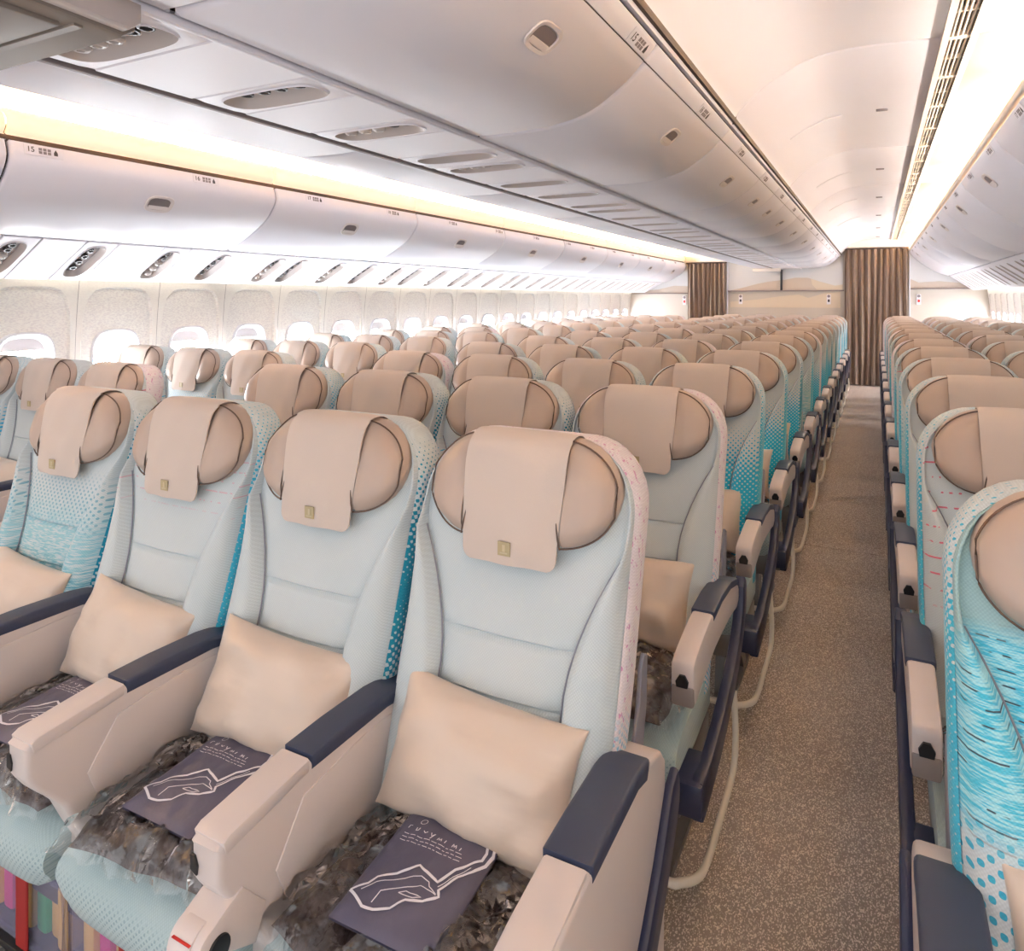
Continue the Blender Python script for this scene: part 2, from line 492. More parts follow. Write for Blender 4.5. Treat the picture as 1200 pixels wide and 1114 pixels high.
XM = -1.372                                             # middle of the centre bins
mir = lambda P: [(2 * XM - x, z) for x, z in P][::-1]
CEIL = smooth_profile([(-.535, 2.19), (-.50, 2.25), (-.39, 2.345), (-.23, 2.42), (-.05, 2.44), (.215, 2.43)])
COVE = smooth_profile([(.325, 2.425), (.42, 2.425), (.52, 2.40), (.60, 2.34), (.62, 2.26), (.56, 2.215)])
cseams = [YFRONT, .95, 3.03, 5.10, 6.75, 8.40, 10.05, 11.70, YEND]
ceil_root = struct(link('ceiling', None), 'white moulded ceiling of curved panels over both aisles', 'ceiling')
for side, prof in (('r', CEIL), ('l', mir(CEIL))):
    for a, b in zip(cseams, cseams[1:]):
        link('ceiling_panel', strip(prof, a + .003, b - .003).mesh('ceiling_panel', M['panel'], 40), ceil_root)
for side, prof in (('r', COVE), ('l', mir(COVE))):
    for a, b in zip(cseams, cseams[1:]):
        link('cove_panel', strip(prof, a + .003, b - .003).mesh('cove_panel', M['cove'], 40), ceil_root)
# dark trim behind all joints
link('backing', MB().box(-3.9, 1.2, YFRONT, YEND + .1, 2.50, 2.54).mesh('backing', M['gap'], 0), ceil_root)
for x0, x1 in ((-.56, -.52), (2 * XM + .52, 2 * XM + .56)):
    link('shadow_gap', MB().box(x0, x1, YFRONT, YEND, 2.20, 2.24).mesh('shadow_gap', M['gap'], 0), ceil_root)
# recessed slots and small lights in the panels over the right hand aisle
def prof_at(prof, x):
    for (a, b) in zip(prof, prof[1:]):
        if min(a[0], b[0]) <= x <= max(a[0], b[0]):
            t = (x - a[0]) / (b[0] - a[0] + 1e-9); return a[1] + (b[1] - a[1]) * t
    return prof[-1][1]
for a, b in zip(cseams[1:], cseams[2:]):
    y = (a + b) / 2
    pth = [(x, y, prof_at(CEIL, x) - .002) for x in lin(-.41, -.16, 9)]
    mb = MB(); mb.grid(lambda i, j: (pth[i][0], y + (-.02, -.017, .017, .02)[j], pth[i][2] - (.0, .006, .006, .0)[j]), range(9), range(4))
    link('slot_cover', mb.mesh('slot_cover', M['panel']), ceil_root)
    link('slot_light', MB().box(.0, .055, y - .012, y + .012, 2.430, 2.446, .004).mesh('slot_light', M['latch'], 30), ceil_root)

# air vents beside the coves
def vent(y0, y1, flip, k):
    root = link('air_vent', None, loc=(0, 0, 0))
    f = (lambda x: 2 * XM - x) if flip else (lambda x: x)
    def bx(xa, xb, ya, yb, za, zb, b=0):
        xa, xb = sorted((f(xa), f(xb))); return MB().box(xa, xb, ya, yb, za, zb, b, 1)
    fr = bx(.215, .238, y0, y1, 2.418, 2.445); fr2 = bx(.303, .328, y0, y1, 2.414, 2.442)
    fr.add(fr2.v, fr2.f); e = bx(.238, .303, y1 - .03, y1, 2.418, 2.442); fr.add(e.v, e.f)
    link('vent_frame', fr.mesh('vent_frame', M['lip'], 0), root)
    for i in range(4):
        x = .238 + .0135 * (i + .5) + .002 * i
        link('slat', bx(x, x + .0055, y0, y1 - .03, 2.420, 2.440).mesh('slat', M['lip'], 0), root)
    ym = (y0 + y1 - .03) / 2
    link('cross_bar', bx(.238, .303, ym - .005, ym + .005, 2.422, 2.438).mesh('cross_bar', M['lip'], 0), root)
    link('vent_duct', bx(.215, .328, y0, y1, 2.452, 2.47).mesh('vent_duct', M['dark'], 0), root)
    tag(root, '%s slotted air vent from the front above the %s aisle' % (ORD2[k], 'far' if flip else 'near'), 'air vent', 'ceiling air vents')
for flip in (0, 1):
    k = 0
    for a, b in zip(cseams, cseams[1:]):
        n = max(1, round((b - a) / .55))
        for i in range(n):
            vent(a + (b - a) * i / n, a + (b - a) * (i + 1) / n, flip, k); k += 1
# cove lamps: long warm tubes lying behind the lip, one for each stretch of bins
for flip in (0, 1):
    k = 0; y = YFRONT + .1
    while y < YEND - .3:
        x = 2 * XM - .575 if flip else .575
        lp = link('cove_lamp', MB().tube([(x, y, 2.285), (x, min(y + .98, YEND - .1), 2.285)], .012, 8).mesh('cove_lamp', M['tube']))
        tag(lp, '%s warm lamp tube hidden in the cove above the %s bins' % (ORD2[k] + ' from the front', 'far window' if flip else 'near window'), 'lamp', 'cove lamp tubes')
        y += 1.105; k += 1

# rear bulkhead
bk = struct(link('wall_back', MB().box(XL - .1, XR + .1, YEND, YEND + .06, 0, 2.5).mesh('wall_back', M['bulk'], 0)), 'beige rear bulkhead with dune mural at the end of the cabin', 'wall')
def mural(pts, mat, d, nm='mural_shape'):
    link(nm, MB().prism(pts, 'y', YEND - d, YEND - d + .004).mesh(nm, mat, 0), bk)
mural([(-2.40, 1.60), (-.50, 1.60), (-.50, 2.30), (-2.40, 2.30)], M['mirror'], .012, 'upper_panel')
mural([(-4.2, 1.55), (-3.12, 1.55), (-3.12, 2.2), (-4.2, 2.2)], M['mirror'], .012, 'upper_panel')
mural([(.50, 1.62), (1.60, 1.62), (1.60, 2.2), (.50, 2.2)], M['mirror'], .012, 'upper_panel')
mural([(-2.40, 1.602), (-.50, 1.602), (-.50, 1.70), (-.62, 1.68), (-.85, 1.75), (-1.05, 1.82), (-1.25, 1.825), (-1.42, 1.79), (-1.7, 1.76), (-1.9, 1.72), (-2.2, 1.64)], M['mural1'], .018)
mural([(-.50, 1.602), (-.50, 1.70), (-.62, 1.68), (-.80, 1.73), (-1.0, 1.80), (-.98, 1.70), (-.9, 1.602)], M['mural2'], .024)
mural([(-4.2, 1.56), (-3.13, 1.56), (-3.13, 1.69), (-3.4, 1.70), (-3.7, 1.63), (-4.1, 1.60)], M['mural1'], .018)
mural([(.50, 1.622), (1.55, 1.622), (1.3, 1.70), (.9, 1.74), (.62, 1.72), (.5, 1.78)], M['mural1'], .018)
mural([(-2.36, 1.3), (-2.36, 1.40), (-1.9, 1.44), (-1.5, 1.50), (-1.2, 1.53), (-1.05, 1.47), (-1.1, 1.3)], M['mural2'], .010)
mural([(-1.1, 1.3), (-1.05, 1.47), (-.8, 1.55), (-.54, 1.57), (-.54, 1.3)], M['mural2'], .008)
link('rail', MB().box(-2.42, -.48, YEND - .05, YEND - .012, 1.585, 1.607, .004).mesh('rail', M['greygap'], 30), bk)
link('rail', MB().box(-4.2, -3.12, YEND - .05, YEND - .012, 1.545, 1.56, .004).mesh('rail', M['greygap'], 30), bk)
link('rail', MB().box(.48, 1.58, YEND - .05, YEND - .012, 1.61, 1.625, .004).mesh('rail', M['greygap'], 30), bk)
link('divider', MB().box(-1.50, -1.465, YEND - .05, YEND - .012, 1.60, 1.97, .004).mesh('divider', M['dark'], 30), bk)
link('edge_trim', MB().box(.478, .50, YEND - .06, YEND - .012, .0, 2.27, .004).mesh('edge_trim', M['white'], 30), bk)
link('edge_trim', MB().box(-2.42, -2.40, YEND - .06, YEND - .012, .0, 2.17, .004).mesh('edge_trim', M['white'], 30), bk)
# exit sign box hanging under the centre bins at the bulkhead
sg = link('sign_box', MB().box(-1.92, -1.47, YEND - .35, YEND - .20, 1.93, 1.985, .008).mesh('sign_box', M['lip'], 30))
tag(sg, 'cream sign box under the centre bins before the bulkhead', 'sign')
for i, x in enumerate((-2.18, -.72, .62, -3.2)):
    r = link('notice', MB().box(x - .032, x + .032, YEND - .016, YEND - .006, 1.36 - .02 * (i == 3), 1.53 - .02 * (i == 3), .003).mesh('notice', M['white'], 0))
    mb = MB(); c = (x, 1.50 - .02 * (i == 3))
    mb.prism([(c[0] + .024 * math.cos(a * PI / 8), c[1] + .024 * math.sin(a * PI / 8)) for a in range(16)], 'y', YEND - .019, YEND - .015)
    link('round_mark', mb.mesh('round_mark', M['inkpale'], 0), r)
    link('red_mark', MB().box(x - .016, x + .016, YEND - .019, YEND - .015, c[1] - .10, c[1] - .055).mesh('red_mark', M['redmark'] if i > 1 else M['ink'], 0), r)
    tag(r, ['white notice on the bulkhead beside the far aisle curtain', 'white notice on the bulkhead beside the near aisle curtain', 'white notice with red mark right of the near aisle curtain', 'white notice with red mark between far windows and curtain'][i], 'notice', 'bulkhead notices')

def curtain(x0, x1, z0, z1, y, n, label):
    nu = n * 8
    def fn(i, j):
        t = i / nu; x = x0 + (x1 - x0) * t
        z = z1 + (z0 - z1) * j / 14
        w = .035 * math.sin(t * n * 2 * PI + .8 * math.sin(j * .25 + t * 9)) + .012 * math.sin(t * 23 + j * .5)
        return (x + .008 * math.sin(t * n * 4 * PI), y + w, z)
    mb = MB(); mb.grid(fn, range(nu + 1), range(15))
    mb.grid(lambda i, j: tuple(Vector(fn(i, j)) + Vector((0, .012, 0))), range(nu + 1), range(15))
    o = link('curtain', None, loc=(0, 0, 0))
    link('curtain_cloth', mb.mesh('curtain_cloth', M['curtain'], 80), o)
    link('curtain_rail', MB().box(x0 - .02, x1 + .02, y - .03, y + .03, z1, z1 + .025, .006).mesh('curtain_rail', M['gap'], 30), o)
    tag(o, label, 'curtain')
curtain(-.47, .46, .015, 2.28, YEND - .10, 10, 'brown pleated curtain closing the near aisle at the bulkhead')
curtain(-3.12, -2.43, .015, 2.10, YEND - .10, 9, 'brown pleated curtain closing the far aisle at the bulkhead')
# header above the near aisle curtain
struct(link('trim_8', MB().box(-.54, .47, YEND - .16, YEND - .02, 2.31, 2.5, .01).mesh('trim_8', M['lip'], 30)), 'cream header above the near aisle curtain', 'trim')
struct(link('trim_9', MB().box(-3.14, -2.2, YEND - .16, YEND - .02, 2.13, 2.5, .01).mesh('trim_9', M['lip'], 30)), 'cream header above the far aisle curtain', 'trim')

# ------------------------------------------------------------------ side walls with windows
def wall_x(side, z):
    b = .05 * max(0, (z - 1.0) / .6) ** 2
    return (XL + b) if side < 0 else (XR - b)
def ring(cy, cz, hw, hh, p, n=40, dx=0.0, top=None):
    out = []
    for k in range(n):
        a = 2 * PI * k / n; c, s = math.cos(a), math.sin(a)
        r = (abs(c) ** p + abs(s) ** p) ** (-1 / p)
        out.append((dx, cy + hw * r * c, cz + hh * r * s))
    return out
def rect_ring(cy, cz, hw, hh, ref, n=40, dx=0.0):
    out = []
    for k in range(n):
        a = 2 * PI * k / n; c, s = math.cos(a), math.sin(a)
        r = min(1 / max(abs(c), 1e-6), 1 / max(abs(s), 1e-6))
        out.append((dx, cy + hw * r * c, cz + hh * r * s))
    return out
WP = .5335
wy0 = 2.257 - 4 * WP
win_n = 0
for side, nm in ((-1, 'wall_left'), (1, 'wall_right')):
    wroot = struct(link(nm, None), 'cream sidewall with arched window panels, %s side' % ('far' if side < 0 else 'near'), 'wall')
    # lower wall and fuselage skin behind
    X = XL if side < 0 else XR
    link('lower_panel', MB().box(min(X, X + side * .03), max(X, X + side * .03), YFRONT, YEND, 0, .42).mesh('lower_panel', M['wall'], 0), wroot)
    link('upper_panel', MB().box(min(X - side * .02, X + side * .06), max(X - side * .02, X + side * .06), YFRONT, YEND, 1.62, 2.5).mesh('upper_panel', M['wall'], 0), wroot)
    link('skin', MB().box(min(X + side * .10, X + side * .12), max(X + side * .10, X + side * .12), YFRONT, YEND, .35, 1.7).mesh('skin', M['greygap'], 0), wroot)
    k = 0
    def shape(mb):
        mb.v = [(wall_x(side, z) + side * x, y, z) for (x, y, z) in mb.v]; return mb
    yy = wy0 - 4 * WP
    first = True
    while yy < YEND - .1:
        ylo, yhi = yy - WP / 2 + .003, yy + WP / 2 - .003
        cy, cz, hh = yy, 1.02, .60
        if yy + WP / 2 > YEND: break
        vis = in_view([(wall_x(side, z), y, z) for z in (.9, 1.5) for y in (ylo, yhi)], 10)
        o_mb = MB(); o_mb.rings([rect_ring(cy, cz, WP / 2 - .0015, hh, None), ring(cy, 1.02, .235, .515, 5, dx=0.0)])
        link('sidewall_panel', shape(o_mb).mesh('sidewall_panel', M['wall'], 30), wroot)
        if not vis:
            link('sidewall_inset', shape(MB().rings([ring(cy, 1.02, .235, .515, 5), ring(cy, 1.02, .02, .02, 5)], cap1=True)).mesh('sidewall_inset', M['wall_tex'], 30), wroot)
            yy += WP; continue
        win_n += 1
        mb = MB(); mb.rings([ring(cy, 1.02, .235, .515, 5), ring(cy, 1.02, .225, .505, 5, dx=.014), ring(cy, 1.06, .165, .215, 3.6, dx=.016)])
        link('sidewall_inset', shape(mb).mesh('sidewall_inset', M['wall_tex'], 30), wroot)
        w = link('window_%d' % win_n, None)
        struct(w, '%s cabin window with half raised shade on the %s wall' % (ORD2[k] + ' from the front', 'far' if side < 0 else 'near'), 'window')
        mb = MB(); mb.rings([ring(cy, 1.06, .165, .215, 3.6, dx=.016), ring(cy, 1.06, .158, .208, 3.6, dx=.002), ring(cy, 1.06, .150, .200, 3.6, dx=.004), ring(cy, 1.06, .128, .178, 3.4, dx=.05), ring(cy, 1.06, .122, .172, 3.4, dx=.07)])
        link('window_frame', shape(mb).mesh('window_frame', M['white'], 40), w)
        mb = MB(); mb.rings([ring(cy, 1.06, .124, .174, 3.4, dx=.068), ring(cy, 1.06, .01, .01, 3.4, dx=.068)], cap1=True)
        link('pane', shape(mb).mesh('pane', M['pane'], 0), w)
        mb = MB().box(.054, .062, cy - .125, cy + .125, 1.165, 1.24); link('shade', shape(mb).mesh('shade', M['shade'], 0), w)
        k += 1; yy += WP
    # wash lamps lighting the wall from behind the service panels
    y = YFRONT; kk = 0
    while y < YEND - .3:
        x = XL + .12 if side < 0 else XR - .12
        lp = link('wall_wash_lamp', MB().tube([(x, y + .05, 1.64), (x, min(y + 1.4, YEND - .05), 1.64)], .008, 6).mesh('wall_wash_lamp', M['wash']))
        tag(lp, '%s warm wash lamp over the windows of the %s wall' % (ORD2[kk] + ' from the front', 'far' if side < 0 else 'near'), 'lamp', 'wall wash lamps')
        y += 1.48; kk += 1

# ------------------------------------------------------------------ overhead bins
def text_mesh(body, size):
    cu = bpy.data.curves.new('t', 'FONT'); cu.body = body; cu.size = size; cu.offset = .0005; cu.align_x = 'LEFT'; cu.align_y = 'CENTER'
    ob = bpy.data.objects.new('t', cu); COL.objects.link(ob)
    dg = bpy.context.evaluated_depsgraph_get()
    me = bpy.data.meshes.new_from_object(ob.evaluated_get(dg)); bpy.data.objects.remove(ob)
    me.materials.clear(); me.materials.append(M['ink']); return me
TXT = {}
latch_ring_me = None
def stadium(hw, hh, p, n, z): return [(hw * abs(math.cos(a)) ** (2 / p) * (1 if math.cos(a) >= 0 else -1), hh * abs(math.sin(a)) ** (2 / p) * (1 if math.sin(a) >= 0 else -1), z) for a in [2 * PI * k / n for k in range(n)]]
LR = MB().rings([stadium(.062, .040, 3.2, 28, 0), stadium(.060, .038, 3.2, 28, .004), stadium(.050, .029, 3.2, 28, .003), stadium(.046, .026, 3.2, 28, -.003)]).mesh('latch_ring', M['latch_ring'], 50)
LPd = MB().rings([stadium(.047, .027, 3.2, 28, -.003), stadium(.046, .026, 3.2, 28, .001), stadium(.02, .01, 3.2, 28, .0022)], cap1=True).mesh('latch_paddle', M['latch'], 50)
LWd = MB().box(-.044, .044, -.026, -.008, .0012, .0034, .001, 1).mesh('latch_lip', M['latch_ring'], 0)

def latch(door, o, n_in, along=(0, 1, 0), sc=1.0):
    """n_in: unit vector pointing into the cabin"""
    ez = Vector(n_in); ex = Vector(along); ey = ez.cross(ex)
    if ey.z < 0: ex = -ex; ey = -ey
    m = frame(o, ex, ey, ez) @ Matrix.Scale(sc, 4)
    a = link('latch', LPd, door, matrix=m)
    link('latch_ring', LR, door, matrix=m); link('latch_lip', LWd, door, matrix=m)
def placard(parent, o, ex, ey, num):
    ez = Vector(ex).cross(Vector(ey)); m = frame(o, ex, ey, ez)
    p = link('row_placard', MB().box(-.07, .09, -.022, .022, 0, .0012).mesh('row_placard', M['bin'], 0), parent, matrix=m)
    if num not in TXT: TXT[num] = text_mesh(str(num), .032)
    t = link('row_number', TXT[num], parent, matrix=m @ Matrix.Translation((-.06, 0, .002)))
    if 'icon' not in TXT:
        mb = MB()
        for i in range(3): mb.box(-.012 + .018 * i, .002 + .018 * i, .001, .013, .0015, .002); mb.box(-.012 + .018 * i, .002 + .018 * i, -.013, -.001, .0015, .002)
        TXT['icon'] = mb.mesh('seat_letters', M['inkpale'], 0)
        TXT['arrow'] = MB().prism([(.05, -.012), (.066, -.012), (.066, .0), (.058, .014), (.05, .0)], 'z', .0015, .002).mesh('arrow_mark', M['ink'], 0)
    link('seat_letters', TXT['icon'], parent, matrix=m); link('arrow_mark', TXT['arrow'], parent, matrix=m)

CB = smooth_profile([(-1.135, 1.987), (-1.05, 1.984), (-.954, 1.985), (-.87, 1.990), (-.784, 2.006), (-.72, 2.032), (-.651, 2.078), (-.61, 2.113), (-.585, 2.141)], 3)
CBS = [(-.583, 2.144), (-.566, 2.161), (-.552, 2.176), (-.548, 2.186), (-.556, 2.196)]
CB_SEAMS = [YFRONT, -.261, .844, 1.949, 3.054, 4.16, 4.80, 5.38, 6.30, 7.40, 8.50, 9.60, 10.70, 11.80, YEND - .07]
def normal_at(prof, x, z):
    best = min(range(len(prof) - 1), key=lambda i: (prof[i][0] - x) ** 2 + (prof[i][1] - z) ** 2)
    a, b = prof[best], prof[best + 1]; d = Vector((b[0] - a[0], 0, b[1] - a[1])).normalized()
    return Vector((prof[best][0], 0, prof[best][1])), Vector((d.z, 0, -d.x))
# dark core inside the centre bins
core = struct(link('trim_1', MB().prism([(-1.60, 2.02), (-1.14, 2.02), (-.95, 2.015), (-.72, 2.06), (-.60, 2.15), (-.56, 2.3), (2 * XM + .56, 2.3), (2 * XM + .60, 2.15), (2 * XM + .72, 2.06), (2 * XM + .95, 2.015)], 'y', YFRONT, YEND - .03).mesh('trim_1', M['gap'], 0)), 'dark core behind the centre bins', 'trim')
for k, (a, b) in enumerate(zip(CB_SEAMS, CB_SEAMS[1:])):
    for flip in (0, 1):
        if flip == 0 and not in_view([(x, y, z) for x, z in ((-.56, 2.18), (-1.13, 1.985)) for y in (max(a, .1), b)], 5) and b < .5: pass
        P = mir(CB) if flip else CB; PS = mir(CBS) if flip else CBS
        root = link('overhead_bin', None)
        d = link('bin_door', strip(P, a + .0055, b - .0055).mesh('bin_door', M['bin'], 50), root)
        link('label_strip', strip(PS, a + .003, b - .003, .004).mesh('label_strip', M['bin'], 50), root)
        pt, n = normal_at(P, (2 * XM + .68) if flip else -.68, 2.062)
        latch(d, (pt.x + n.x * .001, (a + b) / 2 + .05, pt.z + n.z * .001), n)
        tag(root, '%s white centre overhead bin from the front, its door towards the %s aisle' % (ORD2[k], 'far' if flip else 'near'), 'overhead bin', 'centre overhead bins')
        if not flip:
            root['_y'] = 0
            for r in range(16):
                yr = 1.83 + .805 * r
                if a < yr < b:
                    yr = max(a + .10, min(b - .10, yr))
                    ey = Vector((CBS[2][0] - CBS[0][0], 0, CBS[2][1] - CBS[0][1])).normalized()
                    nn = Vector((ey.z, 0, -ey.x))
                    placard(root, (-.5675 + nn.x * .001, yr, 2.160 + nn.z * .001), (0, 1, 0), tuple(ey), 15 + r)
            del root['_y']

LBP = smooth_profile([(-3.575, 1.765), (-3.50, 1.785), (-3.40, 1.828), (-3.25, 1.915), (-3.175, 2.00), (-3.152, 2.06), (-3.168, 2.122)], 3)
RBP = smooth_profile([(.488, 2.222), (.515, 2.17), (.56, 2.12), (.65, 2.032), (.78, 1.935), (.90, 1.866), (1.02, 1.826)], 3)
LIP_L = smooth_profile([(-3.185, 2.145), (-3.165, 2.18), (-3.18, 2.235), (-3.24, 2.27), (-3.30, 2.27)])
LIP_R = smooth_profile([(.56, 2.28), (.50, 2.285), (.472, 2.262), (.475, 2.235), (.492, 2.232)])
lb = [.15, 1.595] + [1.595 + 1.445 * i for i in range(1, 8)] + [YEND - .07]
for side, seams, P, lip, c0 in ((-1, [YFRONT] + lb, LBP, LIP_L, [(-3.60, 1.80), (-3.27, 1.95), (-3.20, 2.06), (-3.20, 2.13), (-3.25, 2.20), (-3.7, 2.4), (-4.3, 2.4), (-4.3, 1.80)]),
                         (1, [YFRONT, -.4, 1.045, 2.49] + [3.935 + 1.445 * i for i in range(6)] + [YEND - .07], RBP, LIP_R, [(1.05, 1.86), (.80, 1.97), (.58, 2.15), (.51, 2.22), (.53, 2.225), (.8, 2.25), (1.7, 2.25), (1.7, 1.86)])):
    t = struct(link('trim_%d' % (2 if side < 0 else 3), MB().prism(c0, 'y', YFRONT, YEND - .03).mesh('trim', M['gap'], 0)), 'dark core behind the bins of the %s wall' % ('far' if side < 0 else 'near'), 'trim')
    for k, (a, b) in enumerate(zip(seams, seams[1:])):
        root = link('overhead_bin', None)
        d = link('bin_door', strip(P, a + .0055, b - .0055).mesh('bin_door', M['bin'], 50), root)
        link('cove_lip', strip(lip, a + .003, b - .003, .004).mesh('cove_lip', M['lens'] if side < 0 else M['lip'], 50), root)
        pt, n = normal_at(P, -3.215 if side < 0 else .565, 1.95 if side < 0 else 2.115)
        if side > 0: pass
        latch(d, (pt.x + n.x * .001, (a + b) / 2 + .0, pt.z + n.z * .001), n, sc=1.25)
        tag(root, '%s white overhead bin from the front along the %s windows' % (ORD2[k], 'far' if side < 0 else 'near'), 'overhead bin', 'window overhead bins')
        for r in range(16):
            yr = 1.72 + .815 * r
            if a < yr < b:
                yr = max(a + .10, min(b - .10, yr))
                if side < 0:
                    placard(root, (-3.154, yr, 2.095), (0, 1, 0), (-.15, 0, 1), 15 + r)
                else:
                    placard(root, (.498, yr, 2.195), (0, -1, 0), (-.5, 0, .87), 15 + r)

# ------------------------------------------------------------------ passenger service panels
def psu_meshes(L, W):
    hl, hw = L / 2, W / 2; D = {}
    n = 40
    def rr(h1, h2, z):
        out = []
        for k in range(n):
            a = 2 * PI * (k + .5) / n; c, s = math.cos(a), math.sin(a)
            r = min(h1 / max(abs(c), 1e-6), h2 / max(abs(s), 1e-6)); out.append((r * c, r * s, z))
        return out
    st = lambda h1, h2, z: [(h1 * abs(math.cos(a)) ** .5 * math.copysign(1, math.cos(a)), h2 * abs(math.sin(a)) ** .7 * math.copysign(1, math.sin(a)), z) for a in [2 * PI * (k + .5) / n for k in range(n)]]
    D['plate'] = MB().rings([rr(hl, hw, -.02), rr(hl, hw, -.004), rr(hl - .004, hw - .004, 0), st(hl * .80, hw * .72, 0), st(hl * .78, hw * .68, .004)]).mesh('plate', M['psu'], 30)
    D['recess'] = MB().rings([st(hl * .78, hw * .68, .004), st(hl * .74, hw * .62, -.004), st(hl * .68, hw * .45, -.030)], cap1=True).mesh('recess', M['psu_in'], 40)
    D['nozzle'] = MB().rings([[(r * math.cos(2 * PI * k / 16), r * math.sin(2 * PI * k / 16), z) for k in range(16)] for r, z in ((.021, -.03), (.021, -.008), (.016, -.003), (.009, -.002), (.007, -.010))], cap1=True).mesh('air_nozzle', M['nozzle'], 40)
    D['lamp'] = MB().rings([[(r * math.cos(2 * PI * k / 14), r * math.sin(2 * PI * k / 14), z) for k in range(14)] for r, z in ((.017, -.03), (.017, -.012), (.012, -.012), (.010, -.02))], cap1=True).mesh('reading_lamp', M['dark'], 40)
    D['button'] = MB().box(-.006, .006, -.006, .006, -.03, -.02, .002, 1).mesh('call_button', M['white'], 0)
    return D
PA = psu_meshes(.41, .165); PB = psu_meshes(.40, .175)
plate_c = {}
def psu(m, D, L, label, group, kind):
    root = link('service_panel', None, matrix=m)
    link('plate', D['plate'], root); link('recess', D['recess'], root)
    xs = [-.30, -.18, -.06] if kind == 0 else [-.2, 0.0, .2]
    if kind == 0:
        for x in (-.11, -.055, 0.0): link('air_nozzle', D['nozzle'], root, loc=(x, 0, 0))
        for x in (.055, .10): link('reading_lamp', D['lamp'], root, loc=(x, 0, 0))
    else:
        for x in (-.09, -.03, .03, .09): link('reading_lamp', D['lamp'], root, loc=(x, 0.008, 0))
        for x in (-.12, -.06, .0, .06, .12): link('call_button', D['button'], root, loc=(x, -.014, 0))
    tag(root, label, 'service panel', group)
def filler(m, L, W, parent):
    link('blank_panel', MB().box(-L / 2, L / 2, -W / 2 + .002, W / 2 - .002, -.018, 0, .003, 1).mesh('blank_panel', M['psu'], 30), parent, matrix=m)
# under the centre bins
cps = [.885, 1.312, 1.738, 2.187, 2.413, 2.84, 3.24]
while cps[-1] < YEND - .6: cps.append(cps[-1] + (.25 if len(cps) % 4 == 0 else .43))
psu_rail = struct(link('trim_4', MB().box(-1.161, -1.143, YFRONT, YEND - .03, 1.974, 1.992, .005).mesh('trim_4', M['bin'], 30)), 'white rail beside the service panels under the centre bins', 'trim')
struct(link('trim_5', MB().box(-1.612, -1.592, YFRONT, YEND - .03, 1.982, 1.995, .002).mesh('trim_5', M['greygap'], 30)), 'grey rail beside the service panels under the centre bins', 'trim')
edges = []
for k, y in enumerate(cps):
    psu(frame((-1.3685, y, 1.985), (1, 0, 0), (0, -1, 0), (0, 0, -1)), PA, .41, '%s service panel from the front under the centre bins' % ORD2[k], 'centre service panels', k % 2)
prev = YFRONT
for y in cps + [YEND]:
    a, b = prev, y - .0825
    if b - a > .03: filler(frame((-1.3685, (a + b) / 2, 1.985), (1, 0, 0), (0, -1, 0), (0, 0, -1)), .41, b - a - .002, psu_rail)
    prev = y + .0825
# under the window bins: a sloping row
for side in (-1, 1):
    if side < 0:
        A, B = Vector((-3.59, 0, 1.76)), Vector((-3.95, 0, 1.565))
        ys = [1.879, 2.272, 2.716, 3.089, 3.55, 3.767, 4.18, 4.557, 4.959, 5.239]
    else:
        A, B = Vector((1.035, 0, 1.822)), Vector((1.36, 0, 1.585)); ys = [3.0, 3.4]
    while ys[-1] < YEND - .6: ys.append(ys[-1] + (.27 if len(ys) % 3 == 0 else .42))
    ex = (A - B).normalized(); ey = Vector((0, 1, 0)) * (-1 if side > 0 else 1)
    ez = ex.cross(ey)
    if ez.z > 0: ey = -ey; ez = ex.cross(ey)
    mid = (A + B) / 2
    rl = struct(link('trim_%d' % (6 if side < 0 else 7), MB().prism([(A.x, A.z + .03), (B.x, B.z + .03), (B.x, B.z + .05), (A.x, A.z + .05)], 'y', YFRONT, YEND - .03).mesh('trim', M['greygap'], 0)), 'grey backing of the service panels under the %s bins' % ('far' if side < 0 else 'near'), 'trim')
    W = .175
    for k, y in enumerate(ys):
        psu(frame((mid.x, y, mid.z), ex, ey, ez), PB, .40, '%s service panel from the front above the %s windows' % (ORD2[k], 'far' if side < 0 else 'near'), 'window service panels', k % 2)
    prev = YFRONT
    for y in ys + [YEND]:
        a, b = prev, y - W / 2
        if b - a > .02:
            nn = 2 if b - a > .5 else 1
            for q in range(nn):
                a2 = a + (b - a) * q / nn; b2 = a + (b - a) * (q + 1) / nn
                filler(frame((mid.x, (a2 + b2) / 2, mid.z), ex, ey, ez), .40, b2 - a2 - .002, rl)
        prev = y + W / 2
# folded overhead monitor
mo = link('overhead_monitor', None)
link('monitor_case', MB().prism([(.42, 2.0), (.80, 1.985), (.80, 1.945), (.775, 1.928), (.42, 1.94)], 'x', -1.74, -1.17, .010).mesh('monitor_case', M['monitor'], 30), mo)
link('monitor_end', MB().prism([(.44, 1.995), (.79, 1.985), (.79, 1.95), (.77, 1.935), (.44, 1.945)], 'x', -1.175, -1.14, .008).mesh('monitor_end', M['psu_in'], 30), mo)
link('monitor_back', MB().box(-1.70, -1.21, .46, .69, 1.924, 1.936, .004).mesh('monitor_back', M['monitor'], 30), mo)
link('hinge', MB().box(-1.72, -1.19, .70, .715, 1.926, 1.935).mesh('hinge', M['monitor'], 0), mo)
tag(mo, 'beige overhead monitor folded flat under the centre bins', 'monitor')

